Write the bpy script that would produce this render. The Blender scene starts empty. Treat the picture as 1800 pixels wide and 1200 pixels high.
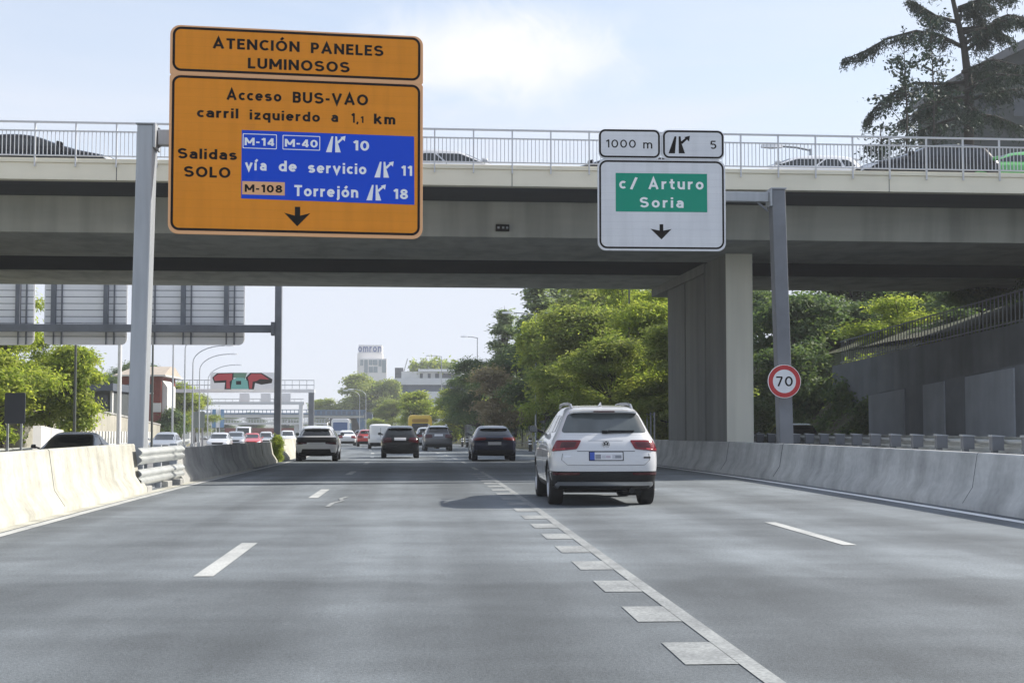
import bpy, bmesh, math, random
import numpy as np
from mathutils import Vector, Matrix
from mathutils.bvhtree import BVHTree

sc = bpy.context.scene
COL = sc.collection
R = math.radians

# ------------------------------------------------------------------ camera
CAM_H, FPX = 1.33, 2560.0
YAW, PITCH = 3.69, 3.17
cam_d = bpy.data.cameras.new('camera')
HAZE = 0.00055
cam = bpy.data.objects.new('camera', cam_d)
COL.objects.link(cam)
cam_d.sensor_width = 36.0
cam_d.lens = 36.0 * FPX / 1800.0
cam_d.clip_start = 0.1
cam_d.clip_end = 6000
cam.location = (0, 0, CAM_H)
cam.rotation_euler = (R(90 + PITCH), 0, R(-YAW))
sc.camera = cam

# ------------------------------------------------------------------ light
SUN_EL, SUN_AZ = 37.0, 74.0          # azimuth measured from the road direction (+Y) towards the right (+X)
SUN_E, SKY_E = 3.5, 0.10
sc.view_settings.view_transform = 'Standard'
sc.view_settings.look = 'None'
sc.view_settings.gamma = 1
sc.view_settings.exposure = 1.05
sc.cycles.max_bounces = 6
sc.cycles.transparent_max_bounces = 6
sc.cycles.use_denoising = True

world = bpy.data.worlds.new('World')
sc.world = world
world.use_nodes = True
nt = world.node_tree
nt.nodes.clear()
def N(tree, t, **k):
    n = tree.nodes.new(t)
    for a, b in k.items():
        setattr(n, a, b)
    return n
wo = N(nt, 'ShaderNodeOutputWorld')
bg = N(nt, 'ShaderNodeBackground')
sky = N(nt, 'ShaderNodeTexSky', sky_type='NISHITA', sun_disc=False)
sky.sun_elevation = R(SUN_EL)
sky.sun_rotation = R(SUN_AZ)
sky.air_density = 1.0
sky.dust_density = 1.6
sky.ozone_density = 1.6
tc = N(nt, 'ShaderNodeTexCoord')
# thin high cloud: a veil everywhere plus soft wisps
sep = N(nt, 'ShaderNodeSeparateXYZ')
nt.links.new(tc.outputs['Generated'], sep.inputs[0])
zc = N(nt, 'ShaderNodeMath', operation='MAXIMUM'); zc.inputs[1].default_value = 0.06
nt.links.new(sep.outputs['Z'], zc.inputs[0])
dx = N(nt, 'ShaderNodeMath', operation='DIVIDE'); dy = N(nt, 'ShaderNodeMath', operation='DIVIDE')
nt.links.new(sep.outputs['X'], dx.inputs[0]); nt.links.new(zc.outputs[0], dx.inputs[1])
nt.links.new(sep.outputs['Y'], dy.inputs[0]); nt.links.new(zc.outputs[0], dy.inputs[1])
cmb = N(nt, 'ShaderNodeCombineXYZ')
nt.links.new(dx.outputs[0], cmb.inputs[0]); nt.links.new(dy.outputs[0], cmb.inputs[1])
mp = N(nt, 'ShaderNodeMapping'); mp.inputs['Scale'].default_value = (0.55, 0.55, 1); mp.inputs['Rotation'].default_value = (0, 0, R(35)); mp.inputs['Location'].default_value = (1.7, 0.35, 0)
nt.links.new(cmb.outputs[0], mp.inputs[0])
n1 = N(nt, 'ShaderNodeTexNoise'); n1.inputs['Scale'].default_value = 1.0; n1.inputs['Detail'].default_value = 7; n1.inputs['Roughness'].default_value = 0.55; n1.inputs['Distortion'].default_value = 0.6
nt.links.new(mp.outputs[0], n1.inputs['Vector'])
cr = N(nt, 'ShaderNodeValToRGB')
cr.color_ramp.elements[0].position = 0.42; cr.color_ramp.elements[0].color = (0.42, 0.42, 0.42, 1)
cr.color_ramp.elements[1].position = 0.72; cr.color_ramp.elements[1].color = (0.85, 0.85, 0.85, 1)
nt.links.new(n1.outputs['Fac'], cr.inputs[0])
mixc = N(nt, 'ShaderNodeMix', data_type='RGBA')
# more veil near the horizon
hz = N(nt, 'ShaderNodeMapRange'); hz.inputs[1].default_value = 0.0; hz.inputs[2].default_value = 0.30; hz.inputs[3].default_value = 0.75; hz.inputs[4].default_value = 0.0
nt.links.new(sep.outputs['Z'], hz.inputs[0])
mx_ = N(nt, 'ShaderNodeMath', operation='ADD', use_clamp=True); nt.links.new(cr.outputs[0], mx_.inputs[0]); nt.links.new(hz.outputs[0], mx_.inputs[1])
# one brighter wisp of cloud above the bridge
cd_ = Vector((0.046, 0.963, 0.246)).normalized()
vs_ = N(nt, 'ShaderNodeVectorMath', operation='SUBTRACT'); vs_.inputs[1].default_value = cd_; nt.links.new(tc.outputs['Generated'], vs_.inputs[0])
wm = N(nt, 'ShaderNodeMapping'); wm.inputs['Rotation'].default_value = (0, R(-28), 0); wm.inputs['Scale'].default_value = (13, 13, 36); nt.links.new(vs_.outputs[0], wm.inputs[0])
ln = N(nt, 'ShaderNodeVectorMath', operation='LENGTH'); nt.links.new(wm.outputs[0], ln.inputs[0])
n2 = N(nt, 'ShaderNodeTexNoise'); n2.inputs['Scale'].default_value = 22; n2.inputs['Detail'].default_value = 8; n2.inputs['Roughness'].default_value = .6; n2.inputs['Distortion'].default_value = 1.0
nt.links.new(tc.outputs['Generated'], n2.inputs['Vector'])
ma = N(nt, 'ShaderNodeMath', operation='MULTIPLY_ADD'); ma.inputs[1].default_value = -1.5; nt.links.new(n2.outputs['Fac'], ma.inputs[0]); nt.links.new(ln.outputs['Value'], ma.inputs[2])
wf = N(nt, 'ShaderNodeMapRange'); wf.interpolation_type = 'SMOOTHSTEP'; wf.inputs[1].default_value = -.55; wf.inputs[2].default_value = .85; wf.inputs[3].default_value = 1.0; wf.inputs[4].default_value = 0.0
nt.links.new(ma.outputs[0], wf.inputs[0])
nt.links.new(mx_.outputs[0], mixc.inputs[0])
nt.links.new(sky.outputs[0], mixc.inputs[6])
mixc.inputs[7].default_value = (3.95, 4.25, 4.85, 1)
mixw = N(nt, 'ShaderNodeMix', data_type='RGBA'); nt.links.new(wf.outputs[0], mixw.inputs[0]); nt.links.new(mixc.outputs[2], mixw.inputs[6]); mixw.inputs[7].default_value = (5.1, 5.1, 5.15, 1)
nt.links.new(mixw.outputs[2], bg.inputs[0])
bg.inputs[1].default_value = SKY_E
nt.links.new(bg.outputs[0], wo.inputs[0])

sun_d = bpy.data.lights.new('sun', 'SUN')
sun_d.energy = SUN_E
sun_d.angle = R(0.9)
sun_d.color = (1.0, 0.94, 0.84)
sun = bpy.data.objects.new('sun', sun_d)
COL.objects.link(sun)
sdir = Vector((math.cos(R(SUN_EL)) * math.sin(R(SUN_AZ)), math.cos(R(SUN_EL)) * math.cos(R(SUN_AZ)), math.sin(R(SUN_EL))))
sun.rotation_euler = sdir.to_track_quat('Z', 'Y').to_euler()
sun.location = sdir * 100

# ------------------------------------------------------------------ helpers
_rot = cam.rotation_euler.to_matrix()
def at(px, py, Y):
    """the point where the line of sight through pixel (px, py) of the 1800 x 1200 photograph meets the plane y = Y"""
    d = _rot @ Vector(((px - 900) / FPX, (600 - py) / FPX, -1))
    k = Y / d.y
    return Vector((d.x * k, Y, CAM_H + d.z * k))

def smooth01(t):
    t = min(1, max(0, t)); return t * t * (3 - 2 * t)
def cx(Y):
    if Y < 45: return 0.0
    if Y < 300: return -0.0005 * (Y - 45) ** 2
    return -0.0005 * 255 ** 2 - 0.255 * (Y - 300)
def zr(Y):
    if Y < 20: return 0.0
    if Y < 40: return -0.0075 * (Y - 20) ** 2 / 40
    return -0.0075 * (min(Y, 360) - 30)
def heading(Y):
    return -0.001 * (min(Y, 300) - 45) if Y > 45 else 0.0

def tag(o, label=None, cat=None, group=None, kind=None):
    if label: o['label'] = label
    if cat: o['category'] = cat
    if group: o['group'] = group
    if kind: o['kind'] = kind
    return o
def thing(name, label, cat, loc=(0, 0, 0), rz=0, group=None):
    o = bpy.data.objects.new(name, None)
    o.empty_display_size = 0.2
    COL.objects.link(o)
    o.location = loc
    o.rotation_euler = (0, 0, rz)
    return tag(o, label, cat, group)
def link(name, me, parent=None, loc=None):
    o = bpy.data.objects.new(name, me)
    COL.objects.link(o)
    if parent: o.parent = parent
    if loc is not None: o.location = loc
    return o
def copy_tree(o, parent=None):
    c = o.copy(); COL.objects.link(c)
    if parent: c.parent = parent
    for ch in o.children: copy_tree(ch, c)
    return c

class MB:
    """collects shapes that become one mesh object"""
    def __init__(s): s.v = []; s.f = []; s.m = []
    def add(s, vs, fs, m=0):
        b = len(s.v); s.v += [tuple(v) for v in vs]
        for f in fs: s.f.append(tuple(i + b for i in f)); s.m.append(m)
        return s
    def box(s, x0, x1, y0, y1, z0, z1, m=0):
        return s.add([(x0,y0,z0),(x1,y0,z0),(x1,y1,z0),(x0,y1,z0),(x0,y0,z1),(x1,y0,z1),(x1,y1,z1),(x0,y1,z1)],
                     [(0,3,2,1),(4,5,6,7),(0,1,5,4),(1,2,6,5),(2,3,7,6),(3,0,4,7)], m)
    def bar(s, a, b, w, h, m=0, up=(0,0,1)):
        a, b = Vector(a), Vector(b); d = (b - a).normalized(); u = Vector(up)
        if abs(d.dot(u)) > .95: u = Vector((0,1,0))
        sx = d.cross(u).normalized() * w / 2; su = sx.cross(d).normalized() * h / 2
        vs = [a-sx-su, a+sx-su, a+sx+su, a-sx+su, b-sx-su, b+sx-su, b+sx+su, b-sx+su]
        return s.add(vs, [(0,1,2,3),(7,6,5,4),(0,4,5,1),(1,5,6,2),(2,6,7,3),(3,7,4,0)], m)
    def tube(s, pts, rad, n=8, m=0, cap=True):
        pts = [Vector(p) for p in pts]
        if not hasattr(rad, '__len__'): rad = [rad] * len(pts)
        rings = []; last = None
        for i, p in enumerate(pts):
            d = (pts[min(i+1, len(pts)-1)] - pts[max(i-1, 0)]).normalized()
            if last is None: u = d.orthogonal().normalized()
            else: u = (last - d * last.dot(d)).normalized()
            last = u; w = d.cross(u)
            rings.append([p + (u * math.cos(2*math.pi*k/n) + w * math.sin(2*math.pi*k/n)) * rad[i] for k in range(n)])
        vs = [v for r in rings for v in r]; fs = []
        for i in range(len(pts)-1):
            for k in range(n):
                fs.append((i*n+k, i*n+(k+1)%n, (i+1)*n+(k+1)%n, (i+1)*n+k))
        if cap: fs += [tuple(range(n))[::-1], tuple((len(pts)-1)*n+k for k in range(n))]
        return s.add(vs, fs, m)
    def loft(s, rings, m=0, closed=True, cap=True):
        n = len(rings[0]); vs = [v for r in rings for v in r]; fs = []
        for i in range(len(rings)-1):
            for k in range(n if closed else n-1):
                fs.append((i*n+k, i*n+(k+1)%n, (i+1)*n+(k+1)%n, (i+1)*n+k))
        if cap and closed: fs += [tuple(range(n))[::-1], tuple((len(rings)-1)*n+k for k in range(n))]
        return s.add(vs, fs, m)
    def prism(s, poly, y0, y1, m=0):
        """polygon in (x, z), pushed from y0 to y1"""
        return s.loft([[(x, y0, z) for x, z in poly], [(x, y1, z) for x, z in poly]], m)
    def lathe(s, prof, c=(0,0,0), axis='x', n=24, m=0):
        rings = []
        for k in range(n):
            a = 2*math.pi*k/n
            if axis == 'x': rings.append([(c[0]+h, c[1]+r*math.cos(a), c[2]+r*math.sin(a)) for r, h in prof])
            else: rings.append([(c[0]+r*math.cos(a), c[1]+r*math.sin(a), c[2]+h) for r, h in prof])
        rings.append(rings[0]); return s.loft(rings, m, closed=False, cap=False)
    def mesh(s, name, mats, smooth=None, fix=True):
        me = bpy.data.meshes.new(name)
        me.from_pydata(s.v, [], s.f)
        for mt in (mats if isinstance(mats, (list, tuple)) else [mats]): me.materials.append(mt)
        if any(s.m): me.polygons.foreach_set('material_index', s.m)
        if fix:
            bm = bmesh.new(); bm.from_mesh(me)
            bmesh.ops.recalc_face_normals(bm, faces=bm.faces)
            bm.to_mesh(me); bm.free()
        if smooth is not None:
            me.shade_smooth(); me.set_sharp_from_angle(angle=R(smooth))
        me.update()
        return me
    def build(s, name, mats, parent=None, smooth=None, bevel=0, loc=None):
        o = link(name, s.mesh(name, mats, smooth), parent, loc)
        if bevel:
            b = o.modifiers.new('bevel', 'BEVEL'); b.width = bevel; b.segments = 2; b.limit_method = 'ANGLE'; b.angle_limit = R(40)
        return o

def rrect(x0, x1, z0, z1, r, n=6):
    pts = []; t, b = r if isinstance(r, tuple) else (r, r)      # radius, or (top, bottom) radii
    for cxx, czz, a0, q in ((x1-t, z1-t, 0, t), (x0+t, z1-t, 90, t), (x0+b, z0+b, 180, b), (x1-b, z0+b, 270, b)):
        for k in range(n+1):
            a = R(a0 + 90*k/n); pts.append((cxx + q*math.cos(a), czz + q*math.sin(a)))
    return pts

# ------------------------------------------------------------------ materials
MATS = {}
def mat(name, col, rough=0.6, metal=0.0, spec=0.5, coat=0.0, emit=None):
    if name in MATS: return MATS[name]
    m = bpy.data.materials.new(name); m.use_nodes = True
    b = m.node_tree.nodes['Principled BSDF']
    b.inputs['Base Color'].default_value = (*col, 1); b.inputs['Roughness'].default_value = rough
    b.inputs['Metallic'].default_value = metal; b.inputs['Specular IOR Level'].default_value = spec
    b.inputs['Coat Weight'].default_value = coat; b.inputs['Coat Roughness'].default_value = 0.04
    MATS[name] = m
    return m
def noisy(name, c0, c1, scale=(1,1,1), detail=6, rough=0.8, bump=0.0, bscale=30, metal=0.0, lo=.35, hi=.65, streak=None, spec=.4, coat=0.0, rand=0.0, fine=0.0):
    """two-tone procedural surface in object space, with optional streaks, fine grain and bump"""
    if name in MATS: return MATS[name]
    m = mat(name, c0, rough, metal, spec, coat); t = m.node_tree; b = t.nodes['Principled BSDF']
    geo = N(t, 'ShaderNodeTexCoord')
    mpn = N(t, 'ShaderNodeMapping'); mpn.inputs['Scale'].default_value = scale
    t.links.new(geo.outputs['Object'], mpn.inputs[0])
    nz = N(t, 'ShaderNodeTexNoise'); nz.inputs['Scale'].default_value = 1; nz.inputs['Detail'].default_value = detail; nz.inputs['Roughness'].default_value = .6
    t.links.new(mpn.outputs[0], nz.inputs['Vector'])
    mr = N(t, 'ShaderNodeMapRange'); mr.inputs[1].default_value = lo; mr.inputs[2].default_value = hi
    t.links.new(nz.outputs['Fac'], mr.inputs[0])
    mx = N(t, 'ShaderNodeMix', data_type='RGBA'); mx.inputs[6].default_value = (*c0, 1); mx.inputs[7].default_value = (*c1, 1)
    t.links.new(mr.outputs[0], mx.inputs[0]); out = mx.outputs[2]
    if streak:
        scl, amt = streak
        m2 = N(t, 'ShaderNodeMapping'); m2.inputs['Scale'].default_value = scl; t.links.new(geo.outputs['Object'], m2.inputs[0])
        nn = N(t, 'ShaderNodeTexNoise'); nn.inputs['Scale'].default_value = 1; nn.inputs['Detail'].default_value = 5; t.links.new(m2.outputs[0], nn.inputs['Vector'])
        r2 = N(t, 'ShaderNodeMapRange'); r2.inputs[1].default_value = .42; r2.inputs[2].default_value = .68; r2.inputs[3].default_value = 1; r2.inputs[4].default_value = 1 - amt
        t.links.new(nn.outputs['Fac'], r2.inputs[0])
        ml = N(t, 'ShaderNodeVectorMath', operation='SCALE'); t.links.new(out, ml.inputs[0]); t.links.new(r2.outputs[0], ml.inputs['Scale']); out = ml.outputs[0]
    if fine:
        nf = N(t, 'ShaderNodeTexNoise'); nf.inputs['Scale'].default_value = bscale; nf.inputs['Detail'].default_value = 3; t.links.new(geo.outputs['Object'], nf.inputs['Vector'])
        r3 = N(t, 'ShaderNodeMapRange'); r3.inputs[1].default_value = .3; r3.inputs[2].default_value = .7; r3.inputs[3].default_value = 1 - fine; r3.inputs[4].default_value = 1 + fine
        t.links.new(nf.outputs['Fac'], r3.inputs[0])
        m3 = N(t, 'ShaderNodeVectorMath', operation='SCALE'); t.links.new(out, m3.inputs[0]); t.links.new(r3.outputs[0], m3.inputs['Scale']); out = m3.outputs[0]
    t.links.new(out, b.inputs['Base Color'])
    if bump:
        nb = N(t, 'ShaderNodeTexNoise'); nb.inputs['Scale'].default_value = bscale; nb.inputs['Detail'].default_value = 4; t.links.new(geo.outputs['Object'], nb.inputs['Vector'])
        bp = N(t, 'ShaderNodeBump'); bp.inputs['Strength'].default_value = bump; bp.inputs['Distance'].default_value = .02
        t.links.new(nb.outputs['Fac'], bp.inputs['Height']); t.links.new(bp.outputs[0], b.inputs['Normal'])
    return m

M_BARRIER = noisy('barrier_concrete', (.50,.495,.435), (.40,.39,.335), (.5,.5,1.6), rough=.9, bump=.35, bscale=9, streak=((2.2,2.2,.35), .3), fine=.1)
M_BARRIER_D = noisy('shade_grey_concrete', (.40,.40,.38), (.29,.29,.28), (.5,.35,1.4), rough=.9, bump=.35, bscale=9, streak=((1.5,1.5,.5), .3), fine=.07)  # darker copy painting the shade on barrier blocks; plain grey for footings and coping
M_BARRIER_R = noisy('stained_barrier_concrete', (.54,.55,.54), (.40,.41,.41), (.5,.35,1.4), rough=.9, bump=.35, bscale=9, streak=((1.5,1.5,.5), .3), fine=.07)
M_FASCIA = noisy('cream_concrete', (.88,.83,.68), (.82,.78,.64), (.35,1,2), rough=.9, bump=.08, bscale=10, streak=((.9,1,.15), .07))
M_OVERHANG = noisy('shade_and_joint_concrete', (.085,.09,.097), (.06,.066,.073), (.2,.5,1), rough=.9)  # near-black: shade under the deck and between girders put into the colour; joints too
M_GIRDER = noisy('girder_concrete', (.52,.53,.48), (.42,.44,.41), (.16,.5,1.2), rough=.9, bump=.08, bscale=8, streak=((1.7,1,.09), .26))
M_PIER = noisy('lit_pier_concrete', (.88,.87,.76), (.82,.82,.72), (.6,.6,.3), rough=.9, bump=.06, bscale=8, streak=((1.6,1.6,.1), .15))  # lit copy of the pier concrete, its front brightness put into the colour
M_PIER_D = noisy('shaded_pier_concrete', (.27,.28,.27), (.21,.22,.22), (.6,.6,.3), rough=.9, bump=.06, bscale=8, streak=((1.6,1.6,.1), .2))  # shaded copy of the pier concrete, the shade put into its colour
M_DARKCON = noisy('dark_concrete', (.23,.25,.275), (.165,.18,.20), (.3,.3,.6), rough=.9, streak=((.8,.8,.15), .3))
M_PANELCON = noisy('wall_panel_concrete', (.44,.47,.51), (.35,.38,.42), (.4,.4,.8), rough=.9, streak=((1,1,.2), .2))
M_WALL = noisy('wall_concrete', (.42,.40,.34), (.33,.32,.27), (.3,.3,.8), rough=.9, streak=((1.2,1.2,.1), .25))
M_STEEL = noisy('galvanised_steel', (.43,.455,.485), (.37,.395,.425), (1.5,1.5,.6), rough=.5, metal=.35, streak=((8,8,.4), .10))
M_STEEL_D = noisy('weathered_steel', (.20,.215,.24), (.15,.16,.18), (1,1,1), rough=.55, metal=.3)
M_RAIL = noisy('guardrail_steel', (.62,.64,.63), (.50,.52,.52), (1,2,2), rough=.4, metal=.5)
M_WHITEMET = mat('painted_rail', (.62,.63,.65), .5)
M_BALUST = mat('painted_baluster', (.60,.61,.64), .5)
M_ALU = noisy('sign_back_aluminium', (.90,.90,.90), (.83,.83,.84), (.6,1,.6), rough=.6)
def seamed(name, c0, c1, pitch, dark):
    """sheet sign facing made of horizontal extrusions: fine seams, a little fading and dirt"""
    m = noisy(name, c0, c1, (.5,1,5), rough=.75, spec=.12, lo=.3, hi=.7, streak=((5,5,.5), .07)); t = m.node_tree; b = t.nodes['Principled BSDF']
    src = b.inputs['Base Color'].links[0].from_socket
    co = N(t, 'ShaderNodeTexCoord'); s = N(t, 'ShaderNodeSeparateXYZ'); t.links.new(co.outputs['Object'], s.inputs[0])
    d = N(t, 'ShaderNodeMath', operation='DIVIDE'); d.inputs[1].default_value = pitch; t.links.new(s.outputs['Z'], d.inputs[0])
    f = N(t, 'ShaderNodeMath', operation='FRACT'); t.links.new(d.outputs[0], f.inputs[0])
    r = N(t, 'ShaderNodeMapRange'); r.inputs[1].default_value = .0; r.inputs[2].default_value = .09; r.inputs[3].default_value = dark; r.inputs[4].default_value = 1; t.links.new(f.outputs[0], r.inputs[0])
    k = N(t, 'ShaderNodeVectorMath', operation='SCALE'); t.links.new(src, k.inputs[0]); t.links.new(r.outputs[0], k.inputs['Scale']); t.links.new(k.outputs[0], b.inputs['Base Color'])
    return m
M_ORANGE = seamed('sign_orange', (.80,.285,.022), (.75,.265,.018), .175, .91)
M_ORANGE_L = mat('sign_orange_edge', (.78,.42,.20), .5)
M_SIGNW = seamed('sign_white', (.76,.78,.81), (.70,.72,.76), .175, .90)
M_BLACK = mat('sign_black', (.010,.008,.008), .8, 0, .08)
M_BLUE = mat('sign_blue', (.006,.070,.62), .7, 0, .1)
M_GREEN = mat('sign_green', (.008,.30,.20), .7, 0, .12)
M_TXTW = mat('sign_letter_white', (.86,.88,.90), .5)
M_RED = mat('sign_red', (.45,.02,.025), .5)
M_PAINT = noisy('road_paint', (.44,.45,.44), (.30,.31,.31), (2,1.2,1), rough=.8, lo=.4, hi=.72, fine=.2, bscale=40)
M_PAINT_F = noisy('worn_road_paint', (.29,.305,.305), (.165,.175,.18), (2.5,1.5,1), rough=.8, lo=.38, hi=.7, fine=.25, bscale=40)
M_RUBBER = mat('tyre_rubber', (.012,.012,.013), .8)
M_PLASTIC = mat('black_trim', (.012,.013,.015), .55, 0, .25)
M_GLASS = mat('car_glass', (.012,.016,.018), .04, 0, .7)
M_TAIL = mat('tail_lamp_red', (.15,.005,.010), .15, 0, .4, .4)
M_TAIL_D = mat('tail_lamp_dark', (.05,.004,.008), .15, 0, .4, .3)
M_LAMP = mat('headlamp_clear', (.70,.72,.75), .08, .2, .8, .6)
M_CHROME = mat('chrome', (.62,.63,.65), .15, .9)
M_RIM = mat('alloy_rim', (.42,.43,.45), .3, .8)
M_PLATE = mat('plate_white', (.62,.63,.66), .4)
M_PLATEB = mat('plate_blue', (.03,.08,.38), .4)
M_PLATEG = mat('plate_grey', (.22,.23,.26), .4)

def leafmat(name, c0, c1, trans=.35):
    m = bpy.data.materials.new(name); m.use_nodes = True; t = m.node_tree
    b = t.nodes['Principled BSDF']; out = t.nodes['Material Output']
    a = N(t, 'ShaderNodeAttribute'); a.attribute_name = 'tint'
    mx = N(t, 'ShaderNodeMix', data_type='RGBA'); mx.inputs[6].default_value = (*c0, 1); mx.inputs[7].default_value = (*c1, 1)
    t.links.new(a.outputs['Fac'], mx.inputs[0])
    t.links.new(mx.outputs[2], b.inputs['Base Color'])
    b.inputs['Roughness'].default_value = .6; b.inputs['Specular IOR Level'].default_value = .25
    tr = N(t, 'ShaderNodeBsdfTranslucent')
    g = N(t, 'ShaderNodeMix', data_type='RGBA', blend_type='MULTIPLY'); g.inputs[0].default_value = 1; g.inputs[7].default_value = (1.5, 1.55, .8, 1)
    t.links.new(mx.outputs[2], g.inputs[6]); t.links.new(g.outputs[2], tr.inputs[0])
    ms = N(t, 'ShaderNodeMixShader'); ms.inputs[0].default_value = trans
    t.links.new(b.outputs[0], ms.inputs[1]); t.links.new(tr.outputs[0], ms.inputs[2]); t.links.new(ms.outputs[0], out.inputs[0])
    return m
L_BRIGHT = leafmat('leaf_bright', (.17,.235,.045), (.36,.39,.10), .58)
L_MID = leafmat('leaf_mid', (.15,.205,.06), (.32,.34,.12), .58)
L_DARK = leafmat('leaf_dark', (.065,.115,.055), (.145,.19,.09), .48)
L_GREY = leafmat('leaf_poplar', (.14,.19,.11), (.26,.31,.19), .45)
L_BROWN = leafmat('leaf_brown', (.22,.185,.13), (.31,.265,.19), .35)
L_CEDAR = leafmat('needle_cedar', (.016,.034,.026), (.034,.06,.044), .12)
M_BARK = noisy('bark', (.055,.048,.04), (.03,.027,.024), (2,2,.7), rough=.95, bump=.4, bscale=12)

# ------------------------------------------------------------------ setting
def strip(mb, d0, d1, Y0, Y1, dz=0.0, step=4.0, m=0):
    n = max(1, int(math.ceil((Y1 - Y0) / step))); vs = []; fs = []
    for i in range(n + 1):
        Y = Y0 + (Y1 - Y0) * i / n; z = zr(Y) + dz
        vs += [(cx(Y) + d0, Y, z), (cx(Y) + d1, Y, z)]
    for i in range(n): fs.append((2*i, 2*i+1, 2*i+3, 2*i+2))
    mb.add(vs, fs, m)

def asphalt(name, c, seed, shift=True):
    m = bpy.data.materials.new(name); m.use_nodes = True; t = m.node_tree; b = t.nodes['Principled BSDF']
    geo = N(t, 'ShaderNodeNewGeometry')
    def noise(scale, detail=4, rough=.55, loc=(0,0,0)):
        mp_ = N(t, 'ShaderNodeMapping'); mp_.inputs['Scale'].default_value = scale; mp_.inputs['Location'].default_value = loc
        t.links.new(geo.outputs['Position'], mp_.inputs[0])
        n_ = N(t, 'ShaderNodeTexNoise'); n_.inputs['Scale'].default_value = 1; n_.inputs['Detail'].default_value = detail; n_.inputs['Roughness'].default_value = rough
        t.links.new(mp_.outputs[0], n_.inputs['Vector']); return n_.outputs['Fac']
    def ramp(src, a, b_, lo, hi):
        r = N(t, 'ShaderNodeMapRange'); r.interpolation_type = 'SMOOTHSTEP'; r.inputs[1].default_value = a; r.inputs[2].default_value = b_; r.inputs[3].default_value = lo; r.inputs[4].default_value = hi
        t.links.new(src, r.inputs[0]); return r.outputs[0]
    def mul(a, b_):
        k = N(t, 'ShaderNodeMath', operation='MULTIPLY'); t.links.new(a, k.inputs[0]); t.links.new(b_, k.inputs[1]); return k.outputs[0]
    s = seed
    f = ramp(noise((.16,.42,1), 5, .6, (s,s*2,0)), .36, .64, .80, 1.16)         # resurfaced and worn areas lying across the lanes
    f = mul(f, ramp(noise((.9,.035,1), 4, .5, (s*3,0,0)), .38, .62, .88, 1.1))   # wheel tracks
    f = mul(f, ramp(noise((1.6,1.0,1), 5, .65, (0,s,0)), .35, .68, 1.08, .90))
    f = mul(f, ramp(noise((38,38,38), 2, .7), .3, .7, .80, 1.20))               # aggregate
    f = mul(f, ramp(noise((190,190,190), 2, .7), .3, .7, .70, 1.30))
    if shift:                                                               # polished wheel tracks and a stained middle in each lane
        sq = N(t, 'ShaderNodeSeparateXYZ'); t.links.new(geo.outputs['Position'], sq.inputs[0])
        wob = N(t, 'ShaderNodeMath', operation='MULTIPLY_ADD'); t.links.new(noise((.02,.05,1), 2, .5, (3,9,0)), wob.inputs[0]); wob.inputs[1].default_value = .9; t.links.new(sq.outputs['X'], wob.inputs[2])
        ph = N(t, 'ShaderNodeMath', operation='MULTIPLY_ADD'); t.links.new(wob.outputs[0], ph.inputs[0]); ph.inputs[1].default_value = 2*math.pi/1.80; ph.inputs[2].default_value = .9
        sn = N(t, 'ShaderNodeMath', operation='SINE'); t.links.new(ph.outputs[0], sn.inputs[0])
        f = mul(f, ramp(sn.outputs[0], -1, 1, .87, 1.09))
        f = mul(f, ramp(noise((2.6,.5,1), 6, .7, (11,4,0)), .60, .74, 1.0, .80))   # oil spots
        f = mul(f, ramp(noise((5,3,1), 3, .6, (2,1,0)), .68, .74, 1.0, 1.18))      # pale chips
    if shift:                                                               # darker on the near side of a wavering line across the lanes
        sp = N(t, 'ShaderNodeSeparateXYZ'); t.links.new(geo.outputs['Position'], sp.inputs[0])
        ad = N(t, 'ShaderNodeMath', operation='MULTIPLY_ADD'); t.links.new(noise((.25,.1,1), 3, .6, (7,3,0)), ad.inputs[0]); ad.inputs[1].default_value = 3.0; t.links.new(sp.outputs['Y'], ad.inputs[2])
        f = mul(f, ramp(ad.outputs[0], 13.6, 14.0, .84, 1.06))
    v = N(t, 'ShaderNodeVectorMath', operation='SCALE'); v.inputs[0].default_value = c; t.links.new(f, v.inputs['Scale'])
    t.links.new(v.outputs[0], b.inputs['Base Color'])
    b.inputs['Roughness'].default_value = .78; b.inputs['Specular IOR Level'].default_value = .35
    bp = N(t, 'ShaderNodeBump'); bp.inputs['Strength'].default_value = .5; bp.inputs['Distance'].default_value = .012
    t.links.new(noise((70,70,70), 3, .7), bp.inputs['Height']); t.links.new(bp.outputs[0], b.inputs['Normal'])
    return m
M_ROAD = asphalt('asphalt', (.136,.153,.166), 1.3)
M_ROAD2 = asphalt('asphalt_opposite', (.20,.20,.20), 5.1, False)
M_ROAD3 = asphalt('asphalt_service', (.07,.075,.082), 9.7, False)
M_EARTH = noisy('dry_earth', (.09,.085,.055), (.045,.06,.025), (.12,.12,.3), rough=.95, bump=.3, bscale=3, fine=.2)

# ground: one sheet to the horizon, following the fall of the road
g = MB()
xs = [-2500,-900,-300,-120,-60,-30,-10,0,10,30,60,120,300,900,2500]
ys = [-300,-60,0,20,30,40,60,90,130,180,240,300,360,500,900,1800,5000]
for y in ys:
    for x in xs: g.v.append((x, y, zr(y) - .42))
for j in range(len(ys)-1):
    for i in range(len(xs)-1):
        a = j*len(xs)+i; g.f.append((a, a+1, a+1+len(xs), a+len(xs))); g.m.append(0)
tag(g.build('ground', M_EARTH), kind='structure')
def setting(name, mb, m):
    return tag(mb.build(name, m), kind='structure')
r = MB(); strip(r, -5.6, 9.2, -40, 420, 0); setting('road', r, M_ROAD)
OPZ = -.32
r = MB(); strip(r, -18.6, -6.6, -40, 420, OPZ); setting('opposite_road', r, M_ROAD2)
r = MB(); strip(r, 9.4, 15.6, -40, 72, -.02); setting('service_road', r, M_ROAD3)
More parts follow.
